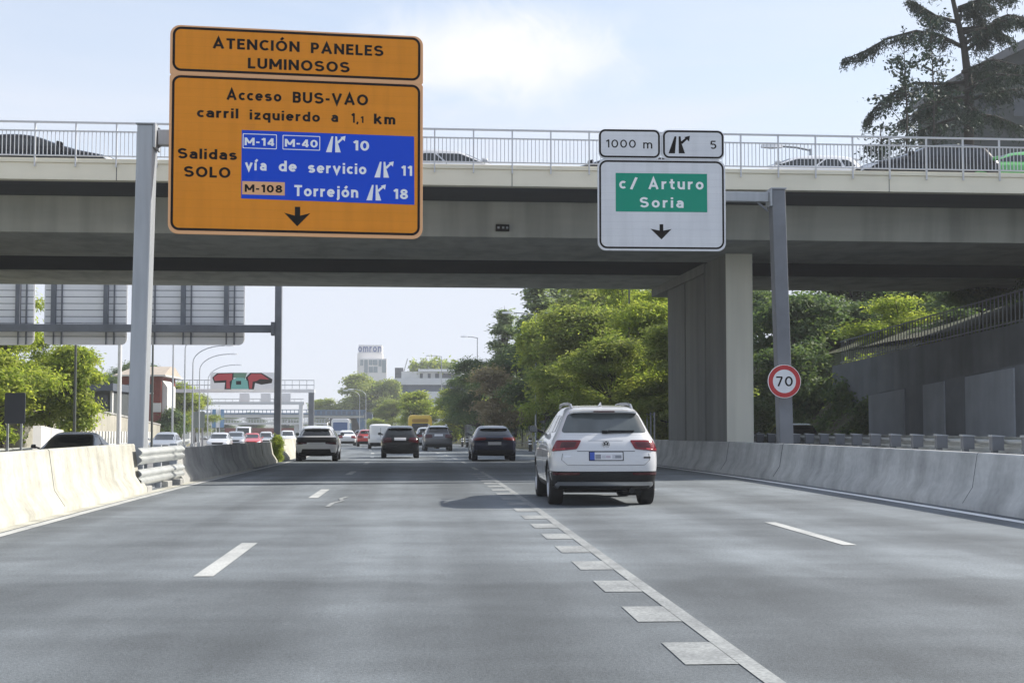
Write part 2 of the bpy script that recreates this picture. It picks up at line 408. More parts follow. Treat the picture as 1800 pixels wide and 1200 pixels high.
r = MB(); strip(r, -6.6, -5.6, 32, 420, -.05); setting('median', r, M_EARTH)
# markings
r = MB()
strip(r, -4.98, -4.83, -10, 420, .005)
k = 12.8 - 13.2 * 1
while k < 330:
    strip(r, -1.93, -1.76, k, k + 3.5, .005)
    strip(r, 4.60, 4.75, k + 2.8, k + 6.4, .005)
    k += 13.2
q = MB(); strip(q, 7.95, 8.13, -10, 400, .005); setting('edge_marking', q, noisy('brightened_road_paint', (.80,.81,.81), (.70,.71,.72), (2,1.2,1), rough=.7, fine=.1, bscale=40))  # brightened in colour to make up for the barrier's shade on the line
k = 44.0
while k < 300: strip(r, 1.71, 1.84, k, k + 3.5, .005); k += 9
setting('lane_marking', r, M_PAINT)
r = MB()
strip(r, 1.77, 1.88, -6, 42, .005)
k = 8.0 - 1.72 * 7
while k < 40: strip(r, 1.47, 1.766, k, k + .80, .005); k += 1.72
setting('merge_marking', r, M_PAINT_F)
r = MB()
zig = [(-1.42,23.2),(-1.40,24.2),(-1.27,24.9),(-1.34,25.6),(-1.25,26.3)]
for (a,b),(c,d) in zip(zig, zig[1:]): r.add([(a-.035,b,.005),(a+.035,b,.005),(c+.035,d,.005),(c-.035,d,.005)], [(0,1,2,3)])
setting('road_crack', r, M_PAINT_F)
r = MB()
k = -20
while k < 300:
    strip(r, -10.1, -9.95, k, k+3.5, OPZ+.005); strip(r, -13.6, -13.45, k+4, k+7.5, OPZ+.005); k += 13
strip(r, -6.95, -6.8, -10, 400, OPZ+.005); strip(r, -17.6, -17.45, -10, 400, OPZ+.005)
setting('opposite_marking', r, M_PAINT)
# paved edge of the left verge under the barrier and the banks
r = MB(); strip(r, -5.24, -5.02, -10, 46, .004); setting('kerb_strip', r, M_BARRIER)

def bank(name, prof, Y0, Y1, m, step=5, jit=.15, seed=1, fade=0):
    rnd = random.Random(seed); mb = MB(); n = int((Y1-Y0)/step)
    for i in range(n+1):
        Y = Y0 + (Y1-Y0)*i/n
        kf = smooth01((Y1 - Y)/fade) if fade else 1.0
        for d, z in prof: z = -.3 + (z+.3)*kf; mb.v.append((cx(Y)+d, Y, zr(Y)+z+(rnd.uniform(-jit, jit) if z > .3 else 0)))
    w = len(prof)
    for i in range(n):
        for j in range(w-1):
            a = i*w+j; mb.f.append((a, a+1, a+1+w, a+w)); mb.m.append(0)
    return tag(mb.build(name, m, smooth=60), kind='structure')
bank('embankment', [(9.2,-.05),(11.0,.1),(13,1.2),(16,3.2),(20,5.5),(28,6.5),(60,7.0),(160,7.0)], 72, 238, M_EARTH, fade=60)
bank('upper_terrain', [(20.2,5.0),(24,6.2),(30,6.8),(60,7.2),(160,7.2)], 20, 72, M_EARTH, seed=4)
bank('terrain', [(15.6,-.05),(17.0,1.2),(20.2,4.9)], 57, 72, M_EARTH, step=3, seed=7)
bank('verge', [(-18.6,OPZ-.02),(-20.5,OPZ+.1),(-24,.5),(-40,1.6),(-200,3)], -40, 420, noisy('dry_verge', (.36,.29,.16), (.13,.15,.06), (.11,.11,.3), rough=.95, bump=.3, bscale=4, fine=.15), jit=.05)

# ------------------------------------------------------------------ overpass
BZ = R(1.46)
br = thing('concrete_overpass', 'wide concrete road bridge with cream edge crossing above the motorway behind the signs', 'bridge', (2.4, 37.2, 0), BZ)
XL, XR = -44, 62
b = MB(); b.box(XL, XR, .28, 20.2, 7.42, 7.80); b.build('deck', M_OVERHANG, br)  # dark tone paints the shade under the overhang
f = MB()
f.box(XL, XR, 0, .28, 7.40, 7.83); f.box(XL, XR, -.035, .30, 7.83, 7.94)
f.build('edge_beam', M_FASCIA, br, bevel=.012)
for x in range(-35, 35, 5): MB().box(x-.009, x+.009, -.0025, .1, 7.4, 7.829).box(x-.009, x+.009, -.0375, .1, 7.829, 7.9425).build('expansion_joint', M_OVERHANG, br)
f = MB(); f.box(XL, XR, 20.2, 20.5, 7.40, 7.94); f.build('edge_beam', M_FASCIA, br)
for y0, y1 in ((2.75, 8.9), (12.9, 18.4)):
    f = MB(); f.loft([[(x, y0, 7.418), (x, y1, 7.418), (x, y1-.25, 6.44), (x, y0+.12, 6.44)] for x in (XL, XR)]); gd = f.build('girder', M_GIRDER, br, bevel=.02)
    if y0 > 9: f = MB(); f.loft([[(x, y0-.012, 7.41), (x, y0-.004, 7.41), (x, y0+.116, 6.46), (x, y0+.108, 6.46)] for x in (XL, XR)]); f.build('painted_shade_face', M_OVERHANG, gd)  # dark sheet painting the recess shade onto the rear girder's front
f = MB(); f.box(XL, XR, 8.92, 12.88, 7.22, 7.418); f.build('slab_soffit', M_OVERHANG, br)  # same painted shade closing the gap between the girders
# piers: three columns in a row on each support, with a cap on top
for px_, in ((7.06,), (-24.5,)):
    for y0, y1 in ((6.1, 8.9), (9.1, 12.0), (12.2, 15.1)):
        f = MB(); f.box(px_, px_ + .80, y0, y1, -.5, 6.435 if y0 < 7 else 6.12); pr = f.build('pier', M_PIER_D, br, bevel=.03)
        if y0 < 7: f = MB(); f.box(px_-.01, px_+.81, y0-.05, y0-.003, -.5, 6.43); f.build('lit_front_slab', M_PIER, pr, bevel=.01)  # thin pale slab added to paint the light on the front column
    f = MB(); f.box(px_-.05, px_+.85, 8.92, 18.0, 6.122, 6.437); f.build('pier_cap', M_PIER_D, br)
f = MB(); f.box(44, 46, 2.6, 19.5, 0, 6.437); f.build('abutment', M_DARKCON, br)
f = MB(); f.box(-.20, .17, 2.72, 2.90, 6.60, 6.78); pl = f.build('plaque', M_BLACK, br)
for xx in (-.13, 0, .11): MB().box(xx-.03, xx+.03, 2.712, 2.719, 6.66, 6.72).build('plaque_mark', M_STEEL, pl)
for yy, nm in ((-.06, 'railing'), (20.6, 'railing')):
    ra = MB(); ra.bar((XL, yy, 8.84), (XR, yy, 8.84), .06, .045); rl = ra.build(nm, M_WHITEMET, br)
    ra = MB(); ra.bar((XL, yy, 8.62), (XR, yy, 8.62), .045, .035); ra.bar((XL, yy, 8.00), (XR, yy, 8.00), .04, .03); ra.build('middle_rail', M_WHITEMET, rl)
    bb = MB(); x = -30.0; k = 0; pm_ = MB().box(-.017, .017, -.03, .03, 7.72 if yy < 0 else 7.94, 8.83).mesh('rail_post', M_WHITEMET)
    while x < 34:
        if k % 10 == 0: link('rail_post', pm_, rl, (x, yy, 0))
        elif yy < 0 or k % 2: bb.box(x-.0085, x+.0085, yy-.0085, yy+.0085, 8.0, 8.61)
        x += .1; k += 1
    bb.build('baluster', M_BALUST, rl)

# ------------------------------------------------------------------ signs
def arc(cx_, cy_, rx, ry, a0, a1, n=None):
    n = n or max(3, int(abs(a1-a0)/14)); return [(cx_+rx*math.cos(R(a0+(a1-a0)*i/n)), cy_+ry*math.sin(R(a0+(a1-a0)*i/n))) for i in range(n+1)]
def glyphs(a):
    """highway alphabet: centre lines of the strokes, cap height 1, half stroke a"""
    T = 1-a; x = .72; xT = x-a; h_ = xT-.44
    st = lambda X, y0=0, y1=1: [(X, y0), (X, y1)]
    bowl = lambda w, y0, y1, X0=a: [(X0, y1)] + arc(w, (y0+y1)/2, .62-a-w if w < .5 else .1, (y1-y0)/2, 90, -90) + [(X0, y0)]
    el = lambda cx_, cy_, rx, ry: arc(cx_, cy_, rx, ry, 0, 360, 26)
    ess = lambda cx_, mid, top, rx: arc(cx_, (top+mid)/2, rx, (top-mid)/2, 25, 270) + arc(cx_, (mid+a)/2, rx*1.06, (mid-a)/2, 90, -155)[1:]
    ob = el(.32, x/2, .32-a, x/2-a)
    return {
     'A': [[(.07,0),(.40,.95),(.73,0)], [(.20,.30),(.60,.30)]], 'B': [st(a), bowl(.34,.53,T), bowl(.37,a,.53)], 'C': [arc(.42,.5,.42-a,.5-a,48,312)],
     'D': [st(a), [(a,T)] + arc(.30,.5,.40-a,.5-a,90,-90) + [(a,a)]], 'E': [st(a), [(a,T),(.56,T)], [(a,.52),(.52,.52)], [(a,a),(.57,a)]], 'H': [st(a), st(.6), [(a,.5),(.6,.5)]],
     'I': [st(a)], 'L': [st(a), [(a,a),(.55,a)]], 'M': [st(a), st(.82), [(a+.02,1-a*.6),(.452,.26)], [(.80,1-a*.6),(.452,.26)]], 'N': [st(a), st(.66), [(a,1-a*.7),(.66,a*.7)]],
     'O': [el(.43,.5,.43-a,.5-a)], 'P': [st(a), bowl(.34,.45,T)], 'S': [ess(.35,.52,T,.255)], 'T': [st(.32), [(0,T),(.64,T)]], 'U': [[(a,1)] + arc(.36,.36,.36-a,.36-a,180,360) + [(.72-a,1)]], 'V': [[(.06,1),(.37,.06),(.68,1)]],
     'a': [[(.50,0),(.50,.44)] + arc(.30,.44,.20,h_,0,155)[1:], [(.50,.395)] + arc(.26,(.395+a)/2,.26-a,(.395-a)/2,90,270) + [(.34,a),(.50,.16)]],
     'c': [arc(.32,x/2,.32-a,x/2-a,46,314)], 'd': [ob, st(.64-a)], 'e': [[(a,.365),(.60,.365)], arc(.32,x/2,.32-a,x/2-a,0,318)], 'i': [st(a,0,x), [(a,.83),(a,1)]], 'í': [st(a,0,x), [(a-.02,.80),(a+.17,1.02)]],
     'j': [[(.24,x),(.24,-.08)] + arc(.08,-.06,.16,.13,0,-80)[1:], [(.24,.83),(.24,1)]], 'k': [st(a), [(a,.27),(.50,x)], [(.25,.42),(.55,0)]], 'l': [st(a)],
     'm': [st(a,0,x), arc(.26,.44,.26-a,h_,180,0) + [(.52-a,0)], arc(.26+.52-2*a,.44,.26-a,h_,180,0) + [(1.04-3*a,0)]], 'n': [st(a,0,x), arc(.30,.42,.30-a,xT-.42,180,0) + [(.60-a,0)]],
     'o': [ob], 'ó': [ob, [(.29,.80),(.46,1.02)]], 'q': [ob, st(.64-a,-.26,x)], 'r': [st(a,0,x), arc(.32,.38,.32-a,xT-.38,180,72)], 's': [ess(.28,.37,xT,.19)],
     't': [[(.19,.93),(.19,.24)] + arc(.34,.24,.15,.24-a,180,270)[1:] + [(.42,a)], [(0,xT),(.41,xT)]], 'u': [[(a,x)] + arc(.30,.30,.30-a,.30-a,180,360) + [(.60-a,.40)], st(.60-a,0,x)], 'v': [[(.05,x),(.31,.05),(.57,x)]],
     'z': [[(.02,xT),(.50,xT)], [(.45,xT),(.07,a)], [(.02,a),(.52,a)]],
     '0': [el(.34,.5,.34-a,.5-a)], '1': [st(.27), [(.03,.76),(.27,.97)]], '4': [st(.46), [(.45,.98),(.07,.27)], [(.03,.25),(.63,.25)]], '5': [[(.54,T),(.12,T)], [(.13,T),(.105,.52)], arc(.31,.33,.31-a,.33-a,128,-145)],
     '7': [[(.02,T),(.56,T)], [(.53,T),(.20,0)]], '8': [el(.33,.73,.29-a,.27-a), el(.33,.29,.33-a,.29-a)], '-': [[(.03,.42),(.34,.42)]], ',': [[(.13,.13),(.04,-.15)]], '/': [[(.02,-.06),(.40,1.06)]],
     'Ó': [el(.43,.5,.43-a,.5-a), [(.38,1.08),(.56,1.30)]]}
def stroke_faces(line, a, y):
    closed = abs(line[0][0]-line[-1][0]) + abs(line[0][1]-line[-1][1]) < 1e-6
    P = [Vector(p) for p in line]; n = len(P); L_, R_ = [], []
    for i in range(n):
        p0 = P[i-1] if i > 0 else (P[-2] if closed else None); p1 = P[i+1] if i < n-1 else (P[1] if closed else None)
        d0 = (P[i]-p0).normalized() if p0 is not None else None; d1 = (p1-P[i]).normalized() if p1 is not None else None
        d0 = d0 or d1; d1 = d1 or d0
        t = (d0+d1).normalized(); nn = Vector((-t.y, t.x)); k = a/max(.35, nn.dot(Vector((-d0.y, d0.x))))
        L_.append(P[i]+nn*k); R_.append(P[i]-nn*k)
    return [(p.x, y, p.y) for q in zip(L_, R_) for p in q], [(2*i, 2*i+1, 2*i+3, 2*i+2) for i in range(n-1)]
_G = {}
def text_geo(s, a=.085, space=.17):
    """(vertices, faces) of a word in x/z, every stroke a hair in front of the last"""
    if a not in _G: _G[a] = glyphs(a)
    vs, fs, x = [], [], 0.0; k = 0
    for ch in s:
        g = _G[a][ch]; m0 = 1e9; m1 = -1e9; loc_v = []
        for line in g:
            v, f = stroke_faces(line, a, -.00035*(k % 4)); k += 1
            m0 = min(m0, min(q[0] for q in v)); m1 = max(m1, max(q[0] for q in v)); loc_v.append((v, f))
        for v, f in loc_v:
            b0 = len(vs); vs += [(q[0]-m0+x, q[1], q[2]) for q in v]; fs += [tuple(i+b0 for i in t) for t in f]
        x += m1-m0 + space
    return vs, fs
class Face:
    """a sign board: photograph crop pixels -> metres on the board (u right, w up)"""
    def __init__(s, W, H, x0, x1, T, B): s.W, s.H, s.x0, s.x1, s.T, s.B = W, H, x0, x1, T, B
    def __call__(s, x, y):
        t = (x - s.x0) / (s.x1 - s.x0); T = s.T[0] + (s.T[1]-s.T[0])*t; B = s.B[0] + (s.B[1]-s.B[0])*t
        return t * s.W, (B - y) / (B - T) * s.H
    def rect(s, x0, x1, y0, y1):
        xm, ym = (x0+x1)/2, (y0+y1)/2
        return s(x0, ym)[0], s(x1, ym)[0], s(xm, y1)[1], s(xm, y0)[1]
def flat(mb, poly, y, m=0, t=.003):
    """thin raised sheet on the front of a board at local y (towards -y)"""
    mb.prism(poly, y - t, y, m)
def lettering(parent, F, items, y, m, a=.102, space=.15, place=None):
    for s, x0, x1, yb, cap in items:
        vs, fs = text_geo(s, a, space)
        lo_, hi_ = min(v[0] for v in vs), max(v[0] for v in vs)
        u0, w0 = F(x0, yb); u1, _ = F(x1, yb); _, w1 = F(x0, yb - cap)
        k = (w1 - w0); kx = (u1 - u0) / (hi_ - lo_)
        mb = MB(); mb.add([(u0 + (v[0]-lo_)*kx, y + v[1], w0 + v[2]*k) for v in vs], fs)
        mb.build('lettering', m, parent)
def ring(mb, r_out, t, y, rad, m=0):
    x0, x1, z0, z1 = r_out
    a = rrect(x0, x1, z0, z1, rad); b_ = rrect(x0+t, x1-t, z0+t, z1-t, max(.01, rad-t)); n = len(a)
    vs = [(p[0], y, p[1]) for p in a] + [(p[0], y, p[1]) for p in b_]
    mb.add(vs, [(i, (i+1) % n, n+(i+1) % n, n+i) for i in range(n)], m)
EXIT_L = [[(0,1),(.30,1),(.37,.04),(.285,.04)], [(.475,1),(.765,1),(.60,.40),(.565,.04),(.475,.04)]]
EXIT_A = [[(.56,.36),(.64,.47),(.86,.22),(.79,.13)], [(1,0),(.96,.33),(.74,.08)]]
def exit_symbol(mb, F, x0, x1, y0, y1, y, m=0):
    for poly in EXIT_L + EXIT_A: mb.add([(F(x0+(x1-x0)*a, y0+(y1-y0)*b_)[0], y, F(x0+(x1-x0)*a, y0+(y1-y0)*b_)[1]) for a, b_ in poly], [tuple(range(len(poly)))], m)
def poly(mb, F, pts, y, m=0): mb.add([(F(*p)[0], y, F(*p)[1]) for p in pts], [tuple(range(len(pts)))], m)

def board(name, parent, rect, rad, mats, thick=.07):
    mb = MB(); mb.prism(rrect(*rect, rad), -thick, 0, 0)
    return mb.build(name, mats, parent, bevel=.004)
FR = -.071                    # front of the boards
# --- orange lane sign
Yl = 29.75
tl, bl = at(295, 45, Yl), at(295, 411, Yl); Hs = tl.z - bl.z
Yr = Yl
for _ in range(40):
    tr, brr = at(739, 60, Yr), at(742, 415, Yr)
    Yr *= Hs / (tr.z - brr.z)
tr, brr = at(739.5, 60, Yr), at(742, 415, Yr)
Ws = math.hypot(brr.x - bl.x, Yr - Yl)
og = thing('orange_gantry_sign', 'large orange motorway sign with blue field on a tall grey steel post', 'road sign', (-5.74, 30.3, 0))
P0 = Vector((bl.x, Yl, bl.z)) - og.location
rot = math.atan2(Yr - Yl, brr.x - bl.x)
post = MB(); post.loft([[(x-.17, y-.24, z), (x+.17, y-.24, z), (x+.17, y+.24, z), (x-.17, y+.24, z)] for x, y, z in ((0,0,-.2), (.13,0,7.44))])
po = post.build('post', M_STEEL, og, bevel=.03)
MB().box(-.07, .34, -.27, .27, 7.441, 7.47).build('post_cap', M_STEEL, po, bevel=.01); MB().box(.30, .345, -.3, .3, 6.95, 7.440).build('post_flange', M_STEEL, po, bevel=.01); MB().box(-.3, .3, -.42, .42, -.22, .06).build('base_plate', M_STEEL, po, bevel=.01)
bm_ = MB(); bm_.bar((.35, 0, 7.2), (5.4, .25, 7.2), .26, .32); bm_.build('beam', M_STEEL, og, bevel=.02)
st = MB()
for u in (1.0, 2.9, 4.8): st.bar((P0.x + .05 + u*math.cos(rot), P0.y + .11 + u*math.sin(rot), P0.z + .1), (P0.x + .05 + u*math.cos(rot), P0.y + .11 + u*math.sin(rot), P0.z + Hs - .1), .08, .09)
for kx in ((.35,7.0),(.35,7.4)): st.bar((.34, 0, kx[1]), (.62, .02, 7.2), .04, .04)
st.build('sign_bracket', M_STEEL_D, og)
F = Face(Ws, Hs, 45, 1388, (43, 84), (1140, 1147))
def plane(name, mb, m, parent):
    o = mb.build(name, m, parent); return o
H1 = F(715, 322)[1]
lo = board('lower_board', og, (0, Ws, 0, H1 - .001), (.05, .2), M_ORANGE_L); lo.location = P0; lo.rotation_euler = (0, 0, rot)
up = board('upper_board', og, (0, Ws, H1 + .001, Hs), (.2, .05), M_ORANGE_L); up.location = P0; up.rotation_euler = (0, 0, rot)
for bd, rc in ((lo, F.rect(58, 1373, 325, 1126)), (up, F.rect(58, 1373, 72, 303))):
    fl = MB(); fl.prism(rrect(*rc, .17), FR - .003, FR + .001); plane('orange_field', fl, M_ORANGE, bd)
    bd_ = MB(); ring(bd_, rc, .05, FR - .006, .17); plane('border', bd_, M_BLACK, bd)
lettering(up, F, [('ATENCIÓN', 265, 722, 165, 56), ('PANELES', 782, 1172, 182, 56), ('LUMINOSOS', 450, 990, 268, 56)], FR - .0065, M_BLACK)
lettering(lo, F, [('Acceso', 340, 628, 435, 56), ('BUS-VAO', 688, 1090, 445, 58), ('carril', 188, 403, 529, 52), ('izquierdo', 462, 833, 537, 52), ('a', 893, 930, 542, 52), ('1,', 1000, 1040, 545, 50), ('1', 1050, 1066, 545, 34), ('km', 1122, 1238, 549, 54), ('Salidas', 92, 398, 747, 54), ('SOLO', 125, 365, 843, 56)], FR - .0065, M_BLACK)
L = MB(); poly(L, F, [(704,990),(732,990),(732,1036),(786,1022),(717,1092),(648,1022),(704,1036)], FR - .0065)
plane('arrow', L, M_BLACK, lo)
bp_ = MB(); q = [F(422, 593), F(1340, 612), F(1343, 969), F(422, 951)]; bp_.prism(q, FR - .0065, FR - .0035); bpo = plane('blue_panel', bp_, M_BLUE, og); bpo.location = P0; bpo.rotation_euler = (0, 0, rot)
yb = FR - .009
lettering(bpo, F, [('M-14', 437, 592, 672, 40), ('M-40', 648, 822, 676, 40), ('10', 1010, 1097, 690, 52), ('vía', 440, 553, 803, 56), ('de', 617, 712, 806, 56), ('servicio', 772, 1083, 811, 56), ('11', 1270, 1330, 818, 52), ('Torrejón', 700, 1040, 934, 58), ('18', 1228, 1308, 940, 52)], yb, M_TXTW)
for rc in ((427, 606, 612, 690), (636, 835, 617, 693)): L = MB(); ring(L, F.rect(*rc), .016, yb, .02); plane('code_border', L, M_TXTW, bpo)
for rc in ((866, 970, 615, 702), (1126, 1230, 744, 830), (1084, 1188, 866, 950)): L = MB(); exit_symbol(L, F, *rc, yb); plane('exit_symbol', L, M_TXTW, bpo)
q = MB(); x0, x1, z0, z1 = F.rect(427, 650, 862, 931); q.prism([(x0,z0),(x1,z0),(x1,z1),(x0,z1)], yb, FR - .0064); plane('orange_plate', q, M_ORANGE_L, bpo)
lettering(bpo, F, [('M-108', 440, 637, 917, 40)], yb - .002, M_BLACK)

# --- white exit sign
Yw = 34.9
tl, bl = at(1050, 228, Yw), at(1050.5, 441, Yw); tr, brr = at(1273, 230, Yw), at(1275, 442, Yw)
Ww, Hw = brr.x - bl.x, (tl.z + tr.z - bl.z - brr.z) / 2
wg = thing('white_gantry_sign', 'white motorway exit sign with green field on a grey steel post', 'road sign', (9.0, 35.25, 0))
P0 = Vector((bl.x, Yw, (bl.z + brr.z) / 2)) - wg.location
topz = at(1365, 334, 35.2).z
post = MB(); post.loft([[(x-.17, y-.2, z), (x+.17, y-.2, z), (x+.17, y+.2, z), (x-.17, y+.2, z)] for x, y, z in ((0,0,-.2), (-.17,0,topz))]); po = post.build('post', M_STEEL_D, wg, bevel=.025)
MB().box(-.36, .02, -.23, .23, topz+.001, topz + .03).build('post_cap', M_STEEL, po); MB().box(-.385, -.345, -.26, .26, topz - .42, topz).build('post_flange', M_STEEL, po); MB().box(-.3, .3, -.4, .4, -.22, .06).build('base_plate', M_STEEL, po)
bm_ = MB(); bm_.bar((-.39, 0, topz - .18), (P0.x + .3, -.02, topz - .16), .2, .24)
bm_.build('beam', M_STEEL, wg, bevel=.015)
st = MB()
for u in (.6, 2.4): st.bar((P0.x + u, P0.y + .1, P0.z + .1), (P0.x + u, P0.y + .1, P0.z + Hw - .1), .08, .09)
for dz_ in (-.34, .0): st.bar((-.39, 0, topz - .18 + dz_), (-.72, 0, topz - .18 + dz_*.2), .03, .05)
st.build('sign_bracket', M_STEEL_D, wg)
F = Face(Ww, Hw, 213, 1182, (108, 118), (1045, 1050))
H1 = F(700, 344)[1]; xm = F(697, 200)[0]
rl = {}
for nm, rc, rad in (('lower_board', (0, Ww, 0, H1 - .004), .2), ('distance_board', (.03, xm - .003, H1 + .004, Hw), .16), ('exit_board', (xm + .003, Ww - .02, H1 + .004, Hw), .16)):
    o = board(nm, wg, rc, rad, M_SIGNW); o.location = P0; rl[nm] = o
for nm, rc, rad in (('lower_board', (224, 1170, 354, 1032), .19), ('distance_board', (224, 685, 114, 331), .15), ('exit_board', (709, 1170, 120, 335), .15)):
    q = MB(); ring(q, F.rect(*rc), .045, FR - .002, rad); plane('border', q, M_BLACK, rl[nm])
lettering(rl['distance_board'], F, [('1000', 275, 502, 253, 62), ('m', 558, 627, 260, 66)], FR - .002, M_BLACK, .068, .2)
lettering(rl['exit_board'], F, [('5', 1070, 1115, 262, 64)], FR - .002, M_BLACK, .075)
L = MB(); exit_symbol(L, F, 750, 914, 160, 297, FR - .002); plane('exit_symbol', L, M_BLACK, rl['exit_board'])
L = MB(); poly(L, F, [(679,843),(707,843),(707,892),(770,880),(693,960),(610,878),(679,892)], FR - .002); plane('arrow', L, M_BLACK, rl['lower_board'])
q = MB(); x0, x1, z0, z1 = F.rect(348, 1042, 452, 748); q.prism([(x0,z0),(x1,z0),(x1,z1),(x0,z1)], FR - .004, FR - .0005); gp = plane('green_panel', q, M_GREEN, wg); gp.location = P0
lettering(gp, F, [('c', 375, 425, 570, 84), ('/', 455, 515, 570, 82), ('Arturo', 595, 1015, 573, 84), ('Soria', 530, 862, 715, 80)], FR - .0065, M_TXTW, .095, .24)

# --- speed limit disc on the right post
sp = thing('speed_sign', 'round red rimmed speed limit sign reading 70 on the right post', 'road sign', (0, 0, 0))
c = at(1378.5, 670, 34.93); sp.location = c; rr_ = .405
d = MB(); d.lathe([(0, -.02), (rr_, -.02), (rr_, .02), (0, .02)], axis='z', n=48); o = d.build('disc', M_ALU, sp); o.rotation_euler = (R(90), 0, 0)
def disc(mb, r0, r1, y, n=48):
    for k in range(n):
        a, b_ = 2*math.pi*k/n, 2*math.pi*(k+1)/n
        mb.add([(r0*math.cos(a), y, r0*math.sin(a)), (r1*math.cos(a), y, r1*math.sin(a)), (r1*math.cos(b_), y, r1*math.sin(b_)), (r0*math.cos(b_), y, r0*math.sin(b_))], [(0,1,2,3)])
d = MB(); disc(d, .285, rr_ - .012, -.0225); d.build('red_ring', M_RED, sp)
d = MB(); disc(d, 0, .285, -.0225); d.build('white_field', M_SIGNW, sp)
vs, fs = text_geo('70', .075); a, b_ = min(v[0] for v in vs), max(v[0] for v in vs); k = .24
d = MB(); d.add([((v[0]-(a+b_)/2)*.41/(b_-a), -.0255+v[1], v[2]*k - .12) for v in vs], fs); d.build('lettering', M_BLACK, sp)
d = MB(); d.box(-.2, .2, .021, .06, -.03, .03); d.box(-.03, .03, .021, .12, -.2, .2); d.build('bracket', M_STEEL, sp)

# --- backs of the signs over the other carriageway
YB = 66.0
bk = thing('sign_gantry', 'slatted grey backs of large signs hanging on a steel gantry over the other carriageway', 'gantry', (at(488, 742, YB).x, YB, zr(YB)))
o0 = bk.location
tz = at(488, 578, YB).z - o0.z
p = MB(); p.box(-.15, .15, -.2, .2, -.4, tz + 3.2); p.build('post', M_STEEL_D, bk, bevel=.02)
p = MB(); p.box(-22, -.16, -.12, .12, tz-.17, tz+.17); p.box(-.32, -.15, -.25, .25, tz-.3, tz+.3); p.build('beam', M_STEEL_D, bk, bevel=.015)
for x0, x1 in ((-120, 56), (73, 220), (227, 428)):
    a, b_ = at(x0, 605, YB), at(x1, 605, YB); z0 = a.z - o0.z; z1 = z0 + 4.0
    bd = MB(); bd.prism(rrect(a.x-o0.x, b_.x-o0.x, z0, z1, .28), .38, .42); pan = bd.build('sign_back', M_ALU, bk)
    z = z0 + .10; sl = MB(); gp_ = MB()
    while z < z1 - .3:
        sl.box(a.x-o0.x+.05, b_.x-o0.x-.05, .350, .379, z, z+.262); gp_.box(a.x-o0.x+.05, b_.x-o0.x-.05, .372, .3785, z+.264, z+.294); z += .296
    sl.build('slat', M_ALU, pan); gp_.build('slat_groove', M_STEEL_D, pan)
    w = b_.x - a.x
    for kx in ((.12, .75) if w < 4.2 else (.14, .46, .84)):
        s_ = MB(); xx = a.x - o0.x + w*kx
        s_.box(xx-.1, xx+.1, .13, .349, z0+.75, z1-.1); s_.box(xx-.02, xx+.02, .25, .348, z0+.02, z0+.749); s_.box(xx+.32, xx+.38, .27, .347, z0+.02, z1-.1)
        s_.build('strut', M_STEEL_D, pan)

# --- far gantry with a painted panel
YG = 152.0
c = at(547, 742, YG)
fg = thing('far_gantry', 'distant grey gantry with graffiti covered panel and catwalk rail across the road', 'gantry', (c.x, YG, zr(YG)))
o0 = fg.location; zz = lambda py: at(540, py, YG).z - o0.z; xx_ = lambda px: at(px, 700, YG).x - o0.x
MB().box(-.28, .28, -.3, .3, -.4, zz(688)).build('post', M_STEEL_D, fg); MB().box(xx_(283)-.25, xx_(283)+.25, -.3, .3, -.4, zz(688)).build('post', M_STEEL_D, fg)
p = MB(); p.box(xx_(275), .35, -.35, .35, zz(690), zz(684)); p.build('beam', M_ALU, fg)
p = MB()
for y in (668.5, 677): p.bar((xx_(283), -.5, zz(y)), (.3, -.5, zz(y)), .07, .07)
for k in range(22): x = xx_(283) + (0.3 - xx_(283)) * k / 21; p.bar((x, -.5, zz(684)), (x, -.5, zz(668.5)), .05, .05)
p.build('catwalk_rail', M_STEEL, fg)
p = MB(); p.box(xx_(371), xx_(483), -.62, -.52, zz(684.5), zz(655)); pan = p.build('panel', M_ALU, fg)
gx = lambda u: xx_(371) + (xx_(483)-xx_(371))*u; gz = lambda v: zz(655) + (zz(684.5)-zz(655))*v
def blob(name, pts, y, m):
    q = MB(); q.add([(gx(u), y, gz(v)) for u, v in pts], [tuple(range(len(pts)))]); q.build(name, m, pan)
blob('graffiti', [(.03,.3),(.1,.05),(.36,.02),(.36,.5),(.33,1),(.22,1),(.23,.6),(.06,.62)], -.624, M_BLACK)
blob('graffiti', [(.55,.3),(.62,.02),(.8,.02),(.97,.4),(.96,.62),(.8,.72),(.7,.62),(.68,1),(.6,1)], -.624, M_BLACK)
mr_ = mat('graffiti_red', (.50,.035,.05), .6); mt_ = mat('graffiti_teal', (.18,.50,.44), .6); mg_ = mat('graffiti_green', (.12,.26,.17), .6)
blob('graffiti', [(.05,.3),(.12,.1),(.34,.07),(.34,.42),(.30,.55),(.31,.95),(.25,.95),(.25,.45),(.07,.5)], -.628, mr_)
blob('graffiti', [(.58,.3),(.64,.08),(.79,.08),(.92,.42),(.78,.38),(.72,.5),(.66,.55),(.65,.95),(.61,.95),(.6,.5)], -.628, mr_)
blob('graffiti', [(.36,.02),(.57,.02),(.54,.4),(.36,.3)], -.627, mg_)
blob('graffiti', [(.32,.98),(.34,.45),(.42,.3),(.52,.32),(.58,.5),(.6,.98)], -.629, mt_)
blob('graffiti', [(.40,.72),(.40,.5),(.48,.5),(.48,.72)], -.632, M_BLACK)
for px_ in (431, 468, 503):
    p = MB(); x = xx_(px_); p.box(x-.5, x+.5, -.6, -.45, zz(706), zz(691.5)); p.box(x-.42, x+.42, -.62, -.601, zz(704.8), zz(692.5)); p.build('lane_signal', M_ALU, fg)
